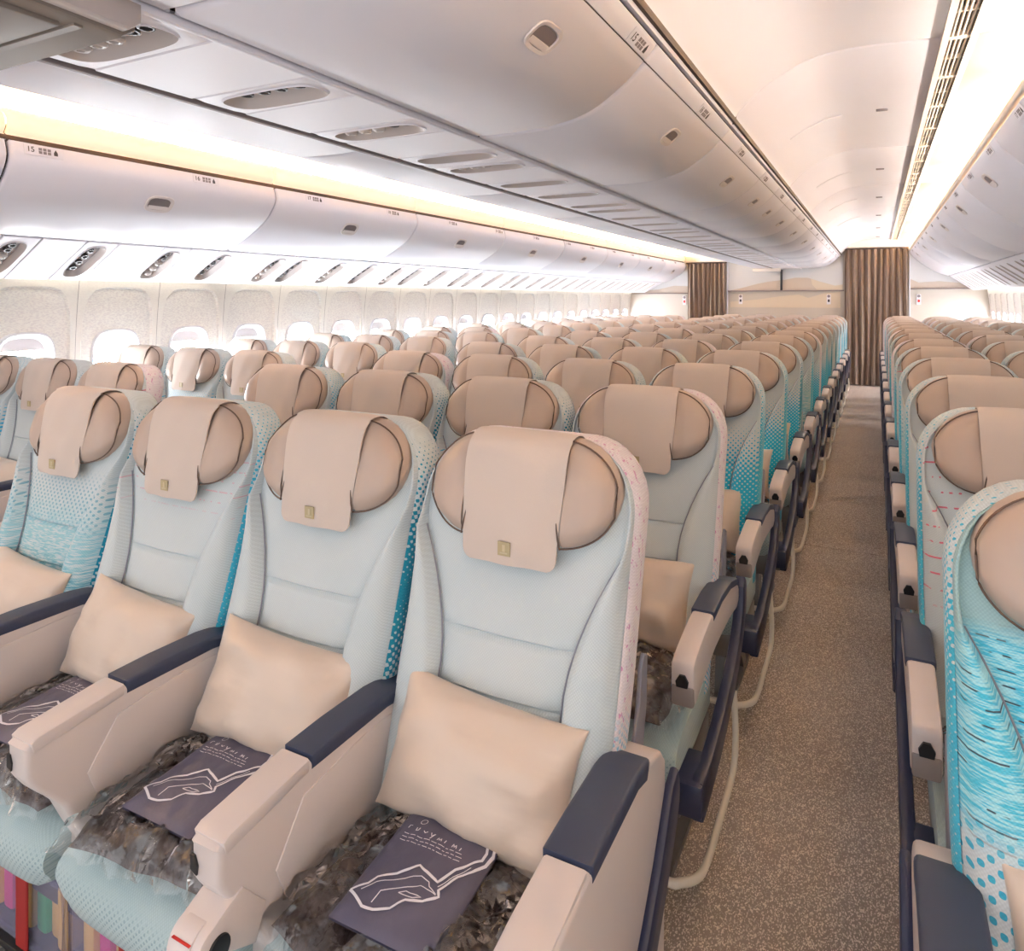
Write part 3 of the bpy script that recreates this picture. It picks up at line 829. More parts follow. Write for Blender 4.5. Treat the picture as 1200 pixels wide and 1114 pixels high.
# ------------------------------------------------------------------ seats
HT = 1.2015
def yf(z): return -.01 + .33 * (z - 1.1)
def hw(z):
    w = .216 + .009 * sstep(.46, .8, z)
    if z > 1.065: w = w - .12 + math.sqrt(max(0, .12 ** 2 - (z - 1.065) ** 2))
    return w
def xseam(z): return min(.128 + .085 * max(0, (z - .76) / .24) ** 1.7, hw(z) * .97)
ZT = 1.183
def back_front():
    zs = lin(.44, 1.06, 22) + [1.06 + (ZT - 1.06) * math.sin(PI / 2 * i / 8) for i in range(1, 9)]
    for s in (.835, .738, .655): zs += [s - .006, s, s + .006]
    zs = sorted(set(round(z, 4) for z in zs))
    cols = [('o', -1 + i / 7) for i in range(7)] + [('c', i / 10) for i in range(11)] + [('o2', i / 7) for i in range(1, 8)]
    def fn(i, j):
        z = zs[j]; kind, t = cols[i]; xs = xseam(z); h = hw(z)
        if kind == 'o': x = -(xs + (h - xs) * (-t)); q = -t
        elif kind == 'o2': x = xs + (h - xs) * t; q = t
        else: x = -xs + 2 * xs * t; q = None
        fade = 1 - sstep(.98, 1.06, z)
        if q is not None:
            y = -.026 * math.sin(PI * min(1, q * .92 + .08) ** .8) * fade - .010
            if q == 0: y = .004
            if q >= .99: y = .010
            elif q > .8: y = -.004 - .018 * (1 - q) / .2 * fade
        else:
            e = abs(t - .5) * 2
            y = -.012 + .006 * e
            for s in (.835, .738, .655):
                if abs(z - s) < 1e-3: y += .009
            if e > .999: y = .004
        y += .016 * sstep(1.09, ZT - .012, z)
        return (x, yf(z) + y, z)
    return MB().grid(fn, range(len(cols)), range(len(zs))).mesh('backrest', M['f_pale'], 50, recalc=False)
def outline():
    out = []
    for z in lin(.44, 1.065, 12): out.append((hw(z), z, (1, 0)))
    for i in range(1, 9):
        a = PI / 2 * i / 8; out.append((.105 + .12 * math.cos(a), 1.065 + .12 * math.sin(a), (math.cos(a), math.sin(a))))
    L = [(-x, z, (-n[0], n[1])) for x, z, n in out][::-1]
    return out + L
OUT = outline()
def band():
    prof = [(.006, 0), (.012, .006), (.03, .009), (.06, .009), (.085, .004), (.092, -.004)]
    return MB().grid(lambda i, j: (OUT[i][0] + OUT[i][2][0] * prof[j][1], yf(OUT[i][1]) + prof[j][0], OUT[i][1] + OUT[i][2][1] * prof[j][1]), range(len(OUT)), range(len(prof))).mesh('side_band', M['f_bandteal'], 60, recalc=False)
def shell():
    zs = lin(.44, 1.06, 8) + [1.06 + (ZT - 1.06) * math.sin(PI / 2 * i / 6) for i in range(1, 7)]
    mb = MB().grid(lambda i, j: (hw(zs[j]) * (i / 6 - 1), yf(zs[j]) + .09 + .03 * math.sin(PI * i / 12) , zs[j]), range(13), range(len(zs)))
    return mb.mesh('back_shell', M['shell'], 50)
def seam(s):
    mb = MB().tube([(s * xseam(z), yf(z) - .001, z) for z in lin(.5, 1.0, 14)], .0018, 5)
    return mb.mesh('seam', M['bracket'], 60)
HC = 1.103
def wing_h(x, up):
    t = max(0., min(1., (x - .085) / .118)); return (.098 if up else .094) * max(0., 1 - t ** (1.9 if up else 2.6)) ** (.62 if up else .5)
def headrest_mesh():
    # full pillow behind cloth and wings; closed body
    xs = [-.203 + .406 * (1 - math.cos(PI * i / 20)) / 2 for i in range(21)]
    n = 16; rings = []
    for x in xs:
        R = []
        for k in range(n):
            a = 2 * PI * k / n; c, s = math.cos(a), math.sin(a)
            h = wing_h(abs(x), s > 0) + .001
            z = HC + h * (abs(s) ** .8) * math.copysign(1, s)
            toe = .022 * sstep(.08, .2, abs(x))
            y = yf(z) - .016 + toe + (-.042 if c < 0 else .045) * abs(c) ** .6 * (min(1, h / .05) ** .5 if c < 0 else 1)
            R.append((x, y, z))
        rings.append(R)
    return MB().rings(rings, True, True).mesh('headrest', M['leather'], 60)
def wing_mesh(s):
    us = lin(0, 1, 9); vs = lin(-1, 1, 13)
    def fn(u, v):
        x = .106 + .088 * u
        h = wing_h(x, v > 0) * .97
        z = HC + h * v
        bul = .014 * max(0, 1 - (2 * u - 1) ** 4) * max(0, 1 - abs(v) ** 4) * sstep(-.25, .45, u)
        toe = .022 * sstep(.08, .2, x)
        return (s * x, yf(z) - .060 + toe - bul + .006 * (u ** 4) + .020 * abs(v) ** 5, z)
    mb = MB().grid(fn, us, vs)
    return mb.mesh('headrest_wing', M['leather'], 70)
def wing_piping(s):
    pts = []
    for k in range(25):
        ph = PI * k / 24; x = .104 + .0945 * math.sin(ph)
        h = wing_h(x, k < 12) * .985 if k != 12 else 0.0
        z = HC + (h if k < 12 else -h)
        pts.append((s * x, yf(z) - .0445 + .020 * sstep(.08, .2, x) - .006 * sstep(.07, .0, abs(z - HC)), z))
    mb = MB().tube(pts, .0019, 5)
    mb.tube([(s * (.105 - .012 * (1 - v * v)), yf(HC + .09 * v) - .056 + .01 * abs(v) ** 4, HC + .093 * v) for v in lin(-1, 1, 11)], .0016, 5)
    return mb.mesh('piping', M['piping'], 60)
def cover_mesh():
    path = [(.050, 1.14), (.045, 1.178), (.026, 1.200), (0.0, 1.2065), (-.030, 1.203), (-.054, 1.187), (-.069, 1.155), (-.079, 1.11), (-.088, 1.07), (-.094, 1.03), (-.097, 1.0), (-.098, .984), (-.099, .971)]
    path = smooth_profile(path, 3); m = len(path)
    def w(j):
        z = path[j][1]; ww = .108 if j < 16 else .108 - .009 * sstep(1.18, .97, z)
        if z < .993 and j > 16: ww -= .022 * (1 - math.sqrt(max(0, 1 - ((.993 - z) / .0225) ** 2)))
        return ww
    def fn(off):
        def g(i, j):
            x = (i / 8 - 1); q = path[j]
            sag = .013 * x * x if j > 12 else .005 * x * x
            return (x * w(j), q[0] + off + sag + .0015 * math.sin(7 * x + j * .3), q[1] + (0 if j > 10 else off * -.3) - .004 * x ** 4)
        return g
    mb = MB().grid(fn(-.0035), range(17), range(m))
    mb.grid(fn(0.0), range(17), range(m))
    g0, g1 = fn(-.0035), fn(0.0)
    for i in (0, 16): mb.grid(lambda a, j: (g0 if a else g1)(i, j), range(2), range(m))
    mb.grid(lambda i, a: (g0 if a else g1)(i, m - 1), range(17), range(2))
    return mb.mesh('headrest_cover', M['cover'], 60)
def emblem_mesh():
    return MB().box(-.013, .013, -.1035, -.1015, .988, 1.014, 0).mesh('emblem', M['gold'], 0)
def emblem2():
    mb = MB().box(-.003, .003, -.1042, -.1034, .996, 1.009); mb.box(-.008, .008, -.1042, -.1034, .992, .995)
    return mb.mesh('emblem_mark', M['goldpale'], 0)
def cushion_mesh():
    # rounded slab with a rolled front
    us = lin(-1, 1, 15); prof = []
    prof += [(-.14, .33), (-.14, .455), (-.25, .465), (-.38, .470), (-.45, .466), (-.492, .450), (-.517, .42), (-.522, .385), (-.510, .35), (-.48, .325), (-.3, .32)]
    prof = smooth_profile(prof, 2)
    c = Vector((-.32, .395))
    def fn(u, j):
        e = abs(u); k = 1 - .16 * e ** 8 ; p = prof[j]
        y = c.x + (p[0] - c.x) * (1 - .05 * e ** 8); z = c.y + (p[1] - c.y) * (1 - .35 * e ** 10) - .004 * (1 - e)
        return (u * .222, y, z)
    mb = MB().grid(fn, us, range(len(prof)))
    for s in (0, 14):
        mb.add([fn(us[s], j) for j in range(len(prof))], [tuple(range(len(prof)))])
    mb.v = [(x, y, z + .03) for x, y, z in mb.v]
    return mb.mesh('seat_cushion', M['f_pale'], 50)

ME = dict(back=back_front(), band=band(), shell=shell(), seam_l=seam(-1), seam_r=seam(1), head=headrest_mesh(), wl=wing_mesh(-1), wr=wing_mesh(1), pl=wing_piping(-1), pr=wing_piping(1),
          cover=cover_mesh(), emb=emblem_mesh(), emb2=emblem2(), cush=cushion_mesh())
ME['bracket_h'] = MB().box(-.05, .05, -.07, -.03, .975, 1.0, .005).mesh('headrest_bracket', M['piping'], 30)
def hingeplate(s):
    pth = [(-.07, .60), (-.03, .66), (0.0, .72), (.012, .78), (.03, .80), (.05, .79), (.045, .70), (.02, .62), (-.01, .57)]
    return MB().prism(pth, 'x', s * .226 - .004, s * .226 + .004, .002, 1).mesh('recline_plate', M['bracket'], 40)
ME['hp_l'], ME['hp_r'] = hingeplate(-1), hingeplate(1)
ME['frame'] = MB().box(-.215, .215, -.44, -.12, 0.26, .352, .008).mesh('seat_frame', M['metal'], 30)
def leg(s):
    mb = MB().prism([(-.42, 0.0), (-.36, 0.0), (-.30, .28), (-.38, .28)], 'x', s * .14 - .015, s * .14 + .015)
    mb.prism([(.02, 0.0), (.08, 0.0), (-.10, .28), (-.17, .28)], 'x', s * .14 - .015, s * .14 + .015)
    mb.box(s * .14 - .02, s * .14 + .02, -.44, .12, 0, .02)
    return mb.mesh('leg', M['metal'], 0)
ME['leg_l'], ME['leg_r'] = leg(-1), leg(1)
# ordinary armrest, between seats and on the aisle (centred on x = 0)
ME['arm'] = MB().prism(smooth_profile([(.03, .60), (.035, .635), (.0, .672), (-.10, .698), (-.22, .706), (-.36, .700), (-.47, .684), (-.515, .672), (-.525, .655), (-.525, .600), (-.515, .578), (-.49, .576), (-.45, .585), (-.30, .605), (-.10, .600), (.0, .588)], 2), 'x', -.026, .026, .008).mesh('armrest', M['arm_beige'], 40)
PADP = [(.028, .640), (.0, .676), (-.10, .702), (-.22, .711), (-.325, .708), (-.325, .685), (-.22, .690), (-.10, .680), (.0, .655)]
ME['pad'] = MB().prism(PADP, 'x', -.029, .029, .006).mesh('arm_pad', M['pad'], 40)
ME['button'] = MB().prism([(-.012, .620), (.012, .620), (.014, .632), (.006, .646), (-.006, .646), (-.014, .632)], 'y', -.532, -.520).mesh('recline_button', M['black'], 0)
ME['armend'] = MB().box(-.0245, .0245, -.529, -.49, .576, .622, .006).mesh('arm_end', M['arm_grey'], 30)
def spar(s):
    # aisle-side fairing: drops from the rear of the armrest, then runs forward and down
    p = [(.06, .66), (.085, .63), (.07, .55), (.0, .475), (-.10, .415), (-.30, .345), (-.47, .315), (-.50, .325), (-.505, .39), (-.485, .405), (-.42, .402), (-.28, .425), (-.12, .475), (-.03, .525), (.02, .58), (.03, .64)]
    return MB().prism(smooth_profile(p, 2), 'x', s * .012, s * .040, .005).mesh('aisle_fairing', M['navy'], 40)
ME['spar_l'], ME['spar_r'] = spar(-1), spar(1)
ME['sparfoot'] = MB().box(-.027, .040, -.515, -.38, .325, .402, .010).mesh('fairing_foot', M['navy'], 40)
ME['sparfoot_l'] = MB().box(-.040, .027, -.515, -.38, .325, .402, .010).mesh('fairing_foot', M['navy'], 40)
def bar(s):
    p = [(s * .0, .10, .30), (s * .012, .06, .20), (s * .015, .02, .135), (s * .015, -.05, .115), (s * .015, -.2, .112), (s * .015, -.34, .112), (s * .005, -.40, .112), (s * -.03, -.435, .112), (s * -.08, -.445, .112), (s * -.44, -.445, .112)]
    return MB().tube(smooth_profile(p, 4), .009, 8, flat=1.3).mesh('baggage_bar', M['bar'], 60)
ME['bar_l'], ME['bar_r'] = bar(-1), bar(1)
# front-row armrest: a solid box that holds the folding table
def con_outline(low): return smooth_profile([(-.566, .675), (-.552, .692), (-.39, .708), (-.18, .704), (-.06, .682), (-.018, .648), (-.01, .60), (-.02, low + .04), (-.05, low), (-.42, low), (-.46, low + .02), (-.50, .54), (-.545, .595), (-.566, .63)], 2)
ME['con'] = MB().prism(con_outline(.43), 'x', -.030, .030, .010, 3).mesh('armrest', M['arm_beige'], 40)
ME['con_aisle'] = MB().prism(con_outline(.22), 'x', -.036, .036, .010, 3).mesh('armrest', M['arm_beige'], 40)
def con_pad(w, r=0.0): return MB().prism([(-.062 - r, .690 + r * .2), (-.08 - r, .699 + r * .15), (-.18, .714), (-.30, .7175), (-.384, .716), (-.384, .688), (-.18, .686), (-.08 - r, .672)], 'x', -w, w, .008, 3).mesh('arm_pad', M['pad'], 40)
ME['con_pad'] = con_pad(.0325); ME['con_pad_aisle'] = con_pad(.038, .05)
ME['con_lid'] = MB().prism([(-.560, .690), (-.548, .6965), (-.47, .704), (-.388, .7115), (-.388, .69), (-.47, .68), (-.555, .67)], 'x', -.0325, .0325, .005, 2).mesh('table_lid', M['arm_beige'], 40)
ME['con_inset'] = MB().prism(smooth_profile([(-.40, .66), (-.2, .675), (-.05, .64), (-.03, .56), (-.05, .48), (-.3, .46), (-.42, .50), (-.46, .58)], 3), 'x', .028, .0325, .002).mesh('side_inset', M['arm_beige'], 40)
ME['con_btn'] = MB().prism([(-.027, .640), (-.014, .634), (-.012, .648), (-.018, .662), (-.027, .662)], 'y', -.569, -.560).mesh('recline_button', M['black'], 0)
def hinge_unit():
    n = 20; c = (-.572, .550); r = .036
    pts = [(c[0] + r * math.cos(a), c[1] + r * math.sin(a)) for a in lin(PI * .55, PI * 1.75, 16)] + [(-.50, .50), (-.48, .55), (-.525, .605), (-.55, .598)]
    return MB().prism(pts, 'x', -.030, .034, .006, 2)
ME['hinge'] = hinge_unit().mesh('table_hinge', M['arm_beige'], 40)
ME['hinge_disc'] = MB().prism([(-.570 + .019 * math.cos(2 * PI * k / 20), .550 + .019 * math.sin(2 * PI * k / 20)) for k in range(20)], 'x', .030, .038, .002).mesh('hinge_disc', M['black'], 40)
ME['hinge_drum'] = MB().prism([(-.575 + .0365 * math.cos(2 * PI * k / 24), .550 + .0365 * math.sin(2 * PI * k / 24)) for k in range(24)], 'x', -.018, .018, .001).mesh('hinge_drum', M['arm_beige'], 40)
ME['hinge_red'] = MB().box(-.018, .018, -.6060, -.6025, .5735, .5750).mesh('hinge_mark', M['redmark'], 0)
def spar0(s):
    p = [(.02, .61), (.03, .57), (.01, .52), (-.08, .43), (-.20, .33), (-.33, .26), (-.45, .22), (-.46, .26), (-.34, .32), (-.22, .41), (-.10, .51), (-.02, .60)]
    return MB().prism(smooth_profile(p, 2), 'x', s * .034, s * .052, .006).mesh('aisle_fairing', M['navy'], 40)
ME['spar0_l'], ME['spar0_r'] = spar0(-1), spar0(1)

FB = [M['f_' + k] for k in ('pale', 'dots', 'turq', 'red', 'bright')]
def seat(X, Y, dz, fab, bandm, detail, arms, label, group, cush=None):
    """arms: list of (x offset, kind)"""
    root = link('aircraft_seat', None, loc=(X, Y, dz))
    link('backrest', ME['back'], root, M['f_' + fab])
    link('side_band', ME['band'], root, M['f_' + bandm])
    link('back_shell', ME['shell'], root)
    h = link('headrest', ME['head'], root)
    for a in ('l', 'r'):
        w = link('headrest_wing', ME['w' + a], h)
        if detail < 3: link('piping', ME['p' + a], h)
    c = link('headrest_cover', ME['cover'], root)
    if detail < 2:
        link('emblem', ME['emb'], c); link('emblem_mark', ME['emb2'], c)
        link('headrest_bracket', ME['bracket_h'], root)
        link('recline_plate', ME['hp_l'], root); link('recline_plate', ME['hp_r'], root)
    if detail < 3: link('seam', ME['seam_l'], root); link('seam', ME['seam_r'], root)
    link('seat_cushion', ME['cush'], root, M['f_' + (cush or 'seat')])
    link('seat_frame', ME['frame'], root)
    if not any('aisle' in k for _, k in arms): link('leg', ME['leg_l'], root, loc=((.28 if abs(X - CX4[2]) < .01 else -.10) if detail == 0 else 0, 0, -dz))
    for x, kind in arms:
        if kind == 'mid':
            a = link('armrest', ME['arm'], root, loc=(x, 0, 0)); link('arm_pad', ME['pad'], a); 
            if detail < 2: link('recline_button', ME['button'], a)
        elif kind in ('aisle_r', 'aisle_l'):
            s = kind[-1]
            a = link('armrest', ME['arm'], root, loc=(x, 0, 0)); link('arm_pad', ME['pad'], a); link('arm_end', ME['armend'], a); link('recline_button', ME['button'], a)
            f = link('aisle_fairing', ME['spar_' + s], root, loc=(x, 0, 0)); link('fairing_foot', ME['sparfoot' if s == 'r' else 'sparfoot_l'], f)
            link('baggage_bar', ME['bar_' + s], root, loc=(x, 0, 0))
            link('leg', ME['leg_' + s], root)
        elif kind in ('con', 'con_hinge'):
            a = link('armrest', ME['con'], root, loc=(x, 0, 0)); link('arm_pad', ME['con_pad'], a); link('table_lid', ME['con_lid'], a); link('side_inset', ME['con_inset'], a); link('recline_button', ME['con_btn'], a)
            if kind == 'con_hinge':
                g = link('table_hinge', ME['hinge'], root, loc=(x, 0, 0)); link('hinge_disc', ME['hinge_disc'], g); link('hinge_drum', ME['hinge_drum'], g); link('hinge_mark', ME['hinge_red'], g)
        elif kind in ('con_aisle_r', 'con_aisle_l'):
            s = kind[-1]
            a = link('armrest', ME['con_aisle'], root, loc=(x, 0, 0)); link('arm_pad', ME['con_pad_aisle'], a); link('table_lid', ME['con_lid'], a); link('recline_button', ME['con_btn'], a)
            link('aisle_fairing', ME['spar0_' + s], root, loc=(x, 0, 0))
            link('leg', ME['leg_' + s], root)
    tag(root, label, 'seat', group)
    return root

XA = -.617                                             # centre block seat beside the near aisle
CX4 = [XA - 3 * SW, XA - 2 * SW, XA - SW, XA]
LX3 = [2 * XC - .325 - 2 * SW, 2 * XC - .325 - SW, 2 * XC - .325]
RX3 = [.325, .325 + SW, .325 + 2 * SW]
aisle_fab = ['pale', 'pale', 'dots', 'dots', 'pale', 'pale', 'dots']
rowfab = {0: ['turq', 'redtop', 'pale', 'pale'], 1: ['pale', 'pale', 'dots', 'pale'], 2: ['dots', 'pale', 'pale', 'dots'], 3: ['pale', 'turq', 'pale', 'dots']}
rowband = {0: ['bandteal', 'bandcyan', 'bandteal', 'bandpink'], 1: ['bandcyan', 'bandteal', 'bandteal', 'bandpink'], 2: ['bandpink', 'bandteal', 'bandteal', 'bandcyan']}
fabs = ['pale', 'pale', 'turq', 'dots', 'red', 'pale', 'dots']
bands = ['bandteal', 'bandcyan', 'bandpink', 'bandcyan', 'bandteal']
FW = {'pale': 'pale blue-grey', 'dots': 'blue-dotted pale', 'turq': 'turquoise-striped', 'bright': 'bright blue', 'red': 'red-dashed pale', 'redtop': 'pink-dashed pale'}
NROW = 14
rnd = random.Random(3)
def seat_box(X, Y): return [(X + a, Y + b, c) for a in (-.22, .22) for b in (-.5, .05) for c in (.45, 1.19)]
spots = []                                             # aisle places that show pillows and blankets
for r in range(NROW):
    Y = 1.256 + PITCH * r
    for j in range(4):
        X = CX4[j]
        fab = rowfab[r][j] if r in rowfab else rnd.choice(fabs)
        bd = rowband[r][j] if r in rowband else rnd.choice(bands)
        if r == 0:
            arms = [(-SW / 2, ['con_aisle_l', 'con', 'con', 'con_hinge'][j])] + ([(SW / 2 + .005, 'con_aisle_r')] if j == 3 else [])
        else:
            arms = [(-SW / 2, 'mid' if j else 'aisle_l')] + ([(SW / 2, 'aisle_r')] if j == 3 else [])
            if r > 3 and j < 3: arms = []
            elif r > 3: arms = [(SW / 2, 'aisle_r')]
        place = ['fourth seat from the near aisle', 'third seat from the near aisle', 'second seat from the near aisle', 'near-aisle seat'][j]
        seat(X, Y, 0, fab, bd, 0 if r == 0 else (1 if r < 5 else (2 if r < 8 else 3)), arms,
             '%s beige-headrest seat, %s, %s row of the centre block' % (FW[fab], place, ORD[r]), 'centre block seats')
    Yr = 1.232 + PITCH * r
    for j in range(3):
        X = RX3[j]
        if not in_view(seat_box(X, Yr), 0): continue
        fab = {0: 'bright', 1: 'red'}.get(r, rnd.choice(['pale', 'red', 'turq'])) if j == 0 else rnd.choice(fabs)
        bd = {0: 'bandcyan', 1: 'bandcyan'}.get(r, rnd.choice(bands))
        arms = []
        if j == 0: arms = [(-SW / 2, 'con_aisle_l' if r == 0 else 'aisle_l')]
        seat(X, Yr, 0, fab, bd, 0 if r == 0 else (1 if r < 4 else (2 if r < 8 else 3)), arms,
             '%s beige-headrest seat, %s, %s row of the near window block' % (FW[fab], ['aisle seat', 'middle seat', 'window seat'][j], ORD[r]), 'near window block seats', 'turq' if r == 0 else None)
    Yl = 1.95 + PITCH * r
    if Yl < YEND - .9:
        for j in range(3):
            X = LX3[j]
            if not in_view(seat_box(X, Yl), 0): continue
            fab = ['dots', 'pale', 'red'][j] if r == 0 else rnd.choice(fabs)
            bd = ['bandcyan', 'bandteal', 'bandpink'][j] if r == 0 else rnd.choice(bands)
            if r == 0: arms = [(-SW / 2, 'con')] + ([(SW / 2, 'con_aisle_r')] if j == 2 else [])
            elif r < 3: arms = [(SW / 2, 'mid')]
            else: arms = []
            seat(X, Yl, -.022, fab, bd, 1 if r < 3 else (2 if r < 7 else 3), arms,
                 '%s beige-headrest seat, %s, %s row of the far window block' % (FW[fab], ['window seat', 'middle seat', 'aisle seat'][j], ORD[r]), 'far window block seats')

# ------------------------------------------------------------------ pillows, blankets, pouches
def pillow_mesh(seed):
    W, H, T = .186, .116, .058
    us = [math.sin(PI / 2 * t) for t in lin(-1, 1, 27)]; vs = [math.sin(PI / 2 * t) for t in lin(-1, 1, 21)]
    def fn(sgn):
        def g(u, v):
            f = max(0, 1 - abs(u) ** 2.6) ** .55 * max(0, 1 - abs(v) ** 2.6) ** .55
            pin = 1 - .07 * (1 - v * v) * abs(u) ** 3; pin2 = 1 - .08 * (1 - u * u) * abs(v) ** 3
            w = noise.noise(Vector((u * 2.2 + seed * 9, v * 2.2, sgn))) * .016 + noise.noise(Vector((u * 5 + seed, v * 5, sgn * 3))) * .005
            fold = -.010 * math.exp(-((u - .55) ** 2) / .01) * max(0, -v) + -.008 * math.exp(-((u + .1 + v * .5) ** 2) / .012) * max(0, -v)
            return (W * u * pin2 if False else W * u * pin, sgn * (T * f + (w + fold) * min(1, f * 1.5)), H * v * pin2)
        return g
    mb = MB().grid(fn(-1), us, vs); mb.grid(fn(1), us, vs)
    return mb.mesh('pillow', M['satin'], 80)
PIL = [pillow_mesh(s) for s in (1, 2, 3)]
for me in PIL:
    bm = bmesh.new(); bm.from_mesh(me); bmesh.ops.remove_doubles(bm, verts=bm.verts, dist=.0006); bmesh.ops.recalc_face_normals(bm, faces=bm.faces); bm.to_mesh(me); bm.free()
def blanket_mesh(seed, W, D, H, film):
    us = lin(-1, 1, 45); vs = lin(-1, 1, 41)
    g = .016 if film else 0
    def fn(u, v):
        e = max(0, 1 - abs(u) ** 5) ** .5 * max(0, 1 - abs(v) ** 5) ** .5
        n = noise.noise(Vector((u * 3.2 + seed * 5, v * 3.2, 1))) * .022
        rid = abs(noise.noise(Vector((u * 5 + v * 3 + seed, v * 6 - u * 2, 4)))) * .022
        fine = (abs(noise.noise(Vector((u * 9 + seed, v * 7 + u * 4, 2)))) * -.022 + .006) if film else noise.noise(Vector((u * 12 + seed, v * 12, 2))) * .003
        x = W * u * (1 + .05 * noise.noise(Vector((v * 2.5, seed, 0)))); y = D * v * (1 + .06 * noise.noise(Vector((u * 2.5, seed, 7))))
        if film:
            sp = .02; x *= 1 + sp / W * (1 + noise.noise(Vector((v * 6, seed, 3)))); y *= 1 + sp / D * (1 + noise.noise(Vector((u * 6, seed, 8))))
        return (x, y, .003 + (H * e + (n + fine - rid + .008) * e) + (.005 + .006 * abs(noise.noise(Vector((u * 9, v * 9, seed)))) if film else 0))
    mb = MB().grid(fn, us, vs)
    if not film: mb.grid(lambda u, v: (fn(u, v)[0] * .98, fn(u, v)[1] * .98, 0.0), us[::4], vs[::4])
    return mb.mesh('plastic_wrap' if film else 'blanket_cloth', M['film' if film else 'blanket'], 80)
BL = [(blanket_mesh(s, .188, .165, .045, False), blanket_mesh(s, .195, .17, .045, True)) for s in (1, 2, 3)]

BW, BD = .088, .112
def bag_h(x, y):
    u, v = x / BW, y / BD
    e = max(0, 1 - abs(u) ** 4) ** .5 * max(0, 1 - abs(v) ** 4) ** .5
    return .004 + .012 * e + .004 * noise.noise(Vector((x * 22, y * 22, 5))) * e + .003 * noise.noise(Vector((x * 60, y * 30, 2))) * e
def bag_mesh():
    us = lin(-1, 1, 25); vs = lin(-1, 1, 29)
    mb = MB().grid(lambda u, v: (BW * u, BD * v, bag_h(BW * u, BD * v)), us, vs)
    mb.grid(lambda u, v: (BW * u, BD * v, 0.0), us[::4], vs[::4])
    mb.tube([], .001) if False else None
    return mb.mesh('pouch_cloth', M['bag'], 80)
BAG = bag_mesh()
def stroke(mb, pts, w):
    P = []
    for a, b in zip(pts, pts[1:]):
        n = max(2, int(math.hypot(b[0] - a[0], b[1] - a[1]) / .006))
        P += [(a[0] + (b[0] - a[0]) * i / n, a[1] + (b[1] - a[1]) * i / n) for i in range(n)]
    P.append(pts[-1])
    P = [(max(-BW * .985, min(BW * .985, x)), max(-BD * .985, min(BD * .985, y))) for x, y in P]
    vs = []
    for i, p in enumerate(P):
        a = P[max(0, i - 1)]; b = P[min(len(P) - 1, i + 1)]
        d = Vector((b[0] - a[0], b[1] - a[1])); d = d.normalized() if d.length > 1e-6 else Vector((1, 0))
        n = Vector((-d.y, d.x)) * w / 2
        for s in (-1, 1):
            q = (p[0] + n.x * s, p[1] + n.y * s); vs.append((q[0], q[1], bag_h(*q) + .0012))
    mb.add(vs, [(2 * i, 2 * i + 2, 2 * i + 3, 2 * i + 1) for i in range(len(P) - 1)])
pr = MB()
outer = [(-.0815, -.0701), (-.0611, -.0523), (-.0548, -.037), (-.0302, -.0205), (-.0056, .0059), (.0354, -.0081), (.0478, .0238), (.0677, .0491), (.0760, .0581), (.0762, .0735), (.0665, .0981)]
outer2 = [(.078, .104), (.0861, .0766), (.0840, .0548), (.0734, .0322), (.0581, .0145), (.0443, -.0198), (.0505, -.0291), (.0326, -.0455), (.0078, -.0535), (-.0062, -.073), (-.0288, -.0837), (-.0469, -.0864), (-.0815, -.0701)]
stroke(pr, outer, .0042); stroke(pr, outer2, .0042)
for q in ([(-.0641, -.0657), (-.0496, -.0464), (-.0237, -.0293), (.0068, -.0086), (.0233, -.0132), (.0281, -.0201), (.0442, -.0278)],
          [(-.0374, -.0759), (-.0348, -.0563), (-.0066, -.037), (.0149, -.0234), (.0448, -.0287)], [(-.0089, -.0474), (.0003, -.0403), (.0273, -.0411), (.0159, -.0466), (-.0089, -.0474)], [(.04, -.0151), (.0515, .011), (.0678, .0379)]):
    stroke(pr, q, .0016)
PRINT = pr.mesh('printed_drawing', M['white'], 0, recalc=False)
pt = MB()
rr = random.Random(5)
def scribble(x, y, kind):
    K = {'r': [(0, 0), (0, .007), (.004, .008)], 'u': [(0, .007), (.001, 0), (.005, .001), (.006, .007)], 'v': [(0, .005), (.004, .002), (.008, .005)], 'y': [(0, .007), (.003, .001), (.007, .008), (.003, -.005)], 'm': [(0, 0), (.001, .006), (.004, .001), (.006, .006), (.008, 0)], 'i': [(0, 0), (.001, .006)]}[kind]
    stroke(pt, [(x + a, y + b) for a, b in K], .0015)
for k, ch in enumerate('ruvymimi'): scribble(-.066 + .0145 * k, .0615 - .0008 * k, ch)
for row in range(3):
    x = -.067
    while x < .045:
        L = rr.uniform(.004, .012); stroke(pt, [(x, .0515 - .0065 * row), (x + L, .0515 - .0065 * row)], .0011); x += L + .003
stroke(pt, [(-.048 + .006 * math.cos(2 * PI * k / 12), .083 + .006 * math.sin(2 * PI * k / 12)) for k in range(13)], .0012)
TEXTP = pt.mesh('printed_text', M['white'], 0, recalc=False)

def place_set(X, Y, dz, label_tail, k, bag=True, pillow=True, blanket=True, tilt=0.0, dx=0.0):
    if pillow:
        p = link('pillow', PIL[k % 3], loc=(X + dx, Y - .200, .650 + dz))
        p.rotation_euler = (-.42, tilt, .04 * (k % 3 - 1))
        tag(p, 'beige satin pillow leaning on the ' + label_tail, 'pillow', 'beige pillows')
    if blanket:
        b = link('wrapped_blanket', None, loc=(X, Y - .335, .502 + dz)); b.rotation_euler = (0, 0, .12 * (k % 3 - 1))
        link('blanket_cloth', BL[k % 3][0], b); link('plastic_wrap', BL[k % 3][1], b)
        tag(b, 'dark folded blanket in clear plastic on the ' + label_tail, 'blanket', 'wrapped blankets')
    if bag:
        g = link('headset_pouch', None, loc=(X - .01, Y - .356, .565 + dz)); g.rotation_euler = (.05, 0, .02)
        c = link('pouch_cloth', BAG, g); link('printed_drawing', PRINT, g); link('printed_text', TEXTP, g)
        tag(g, 'slate pouch with white print on the ' + label_tail, 'pouch', 'printed pouches')
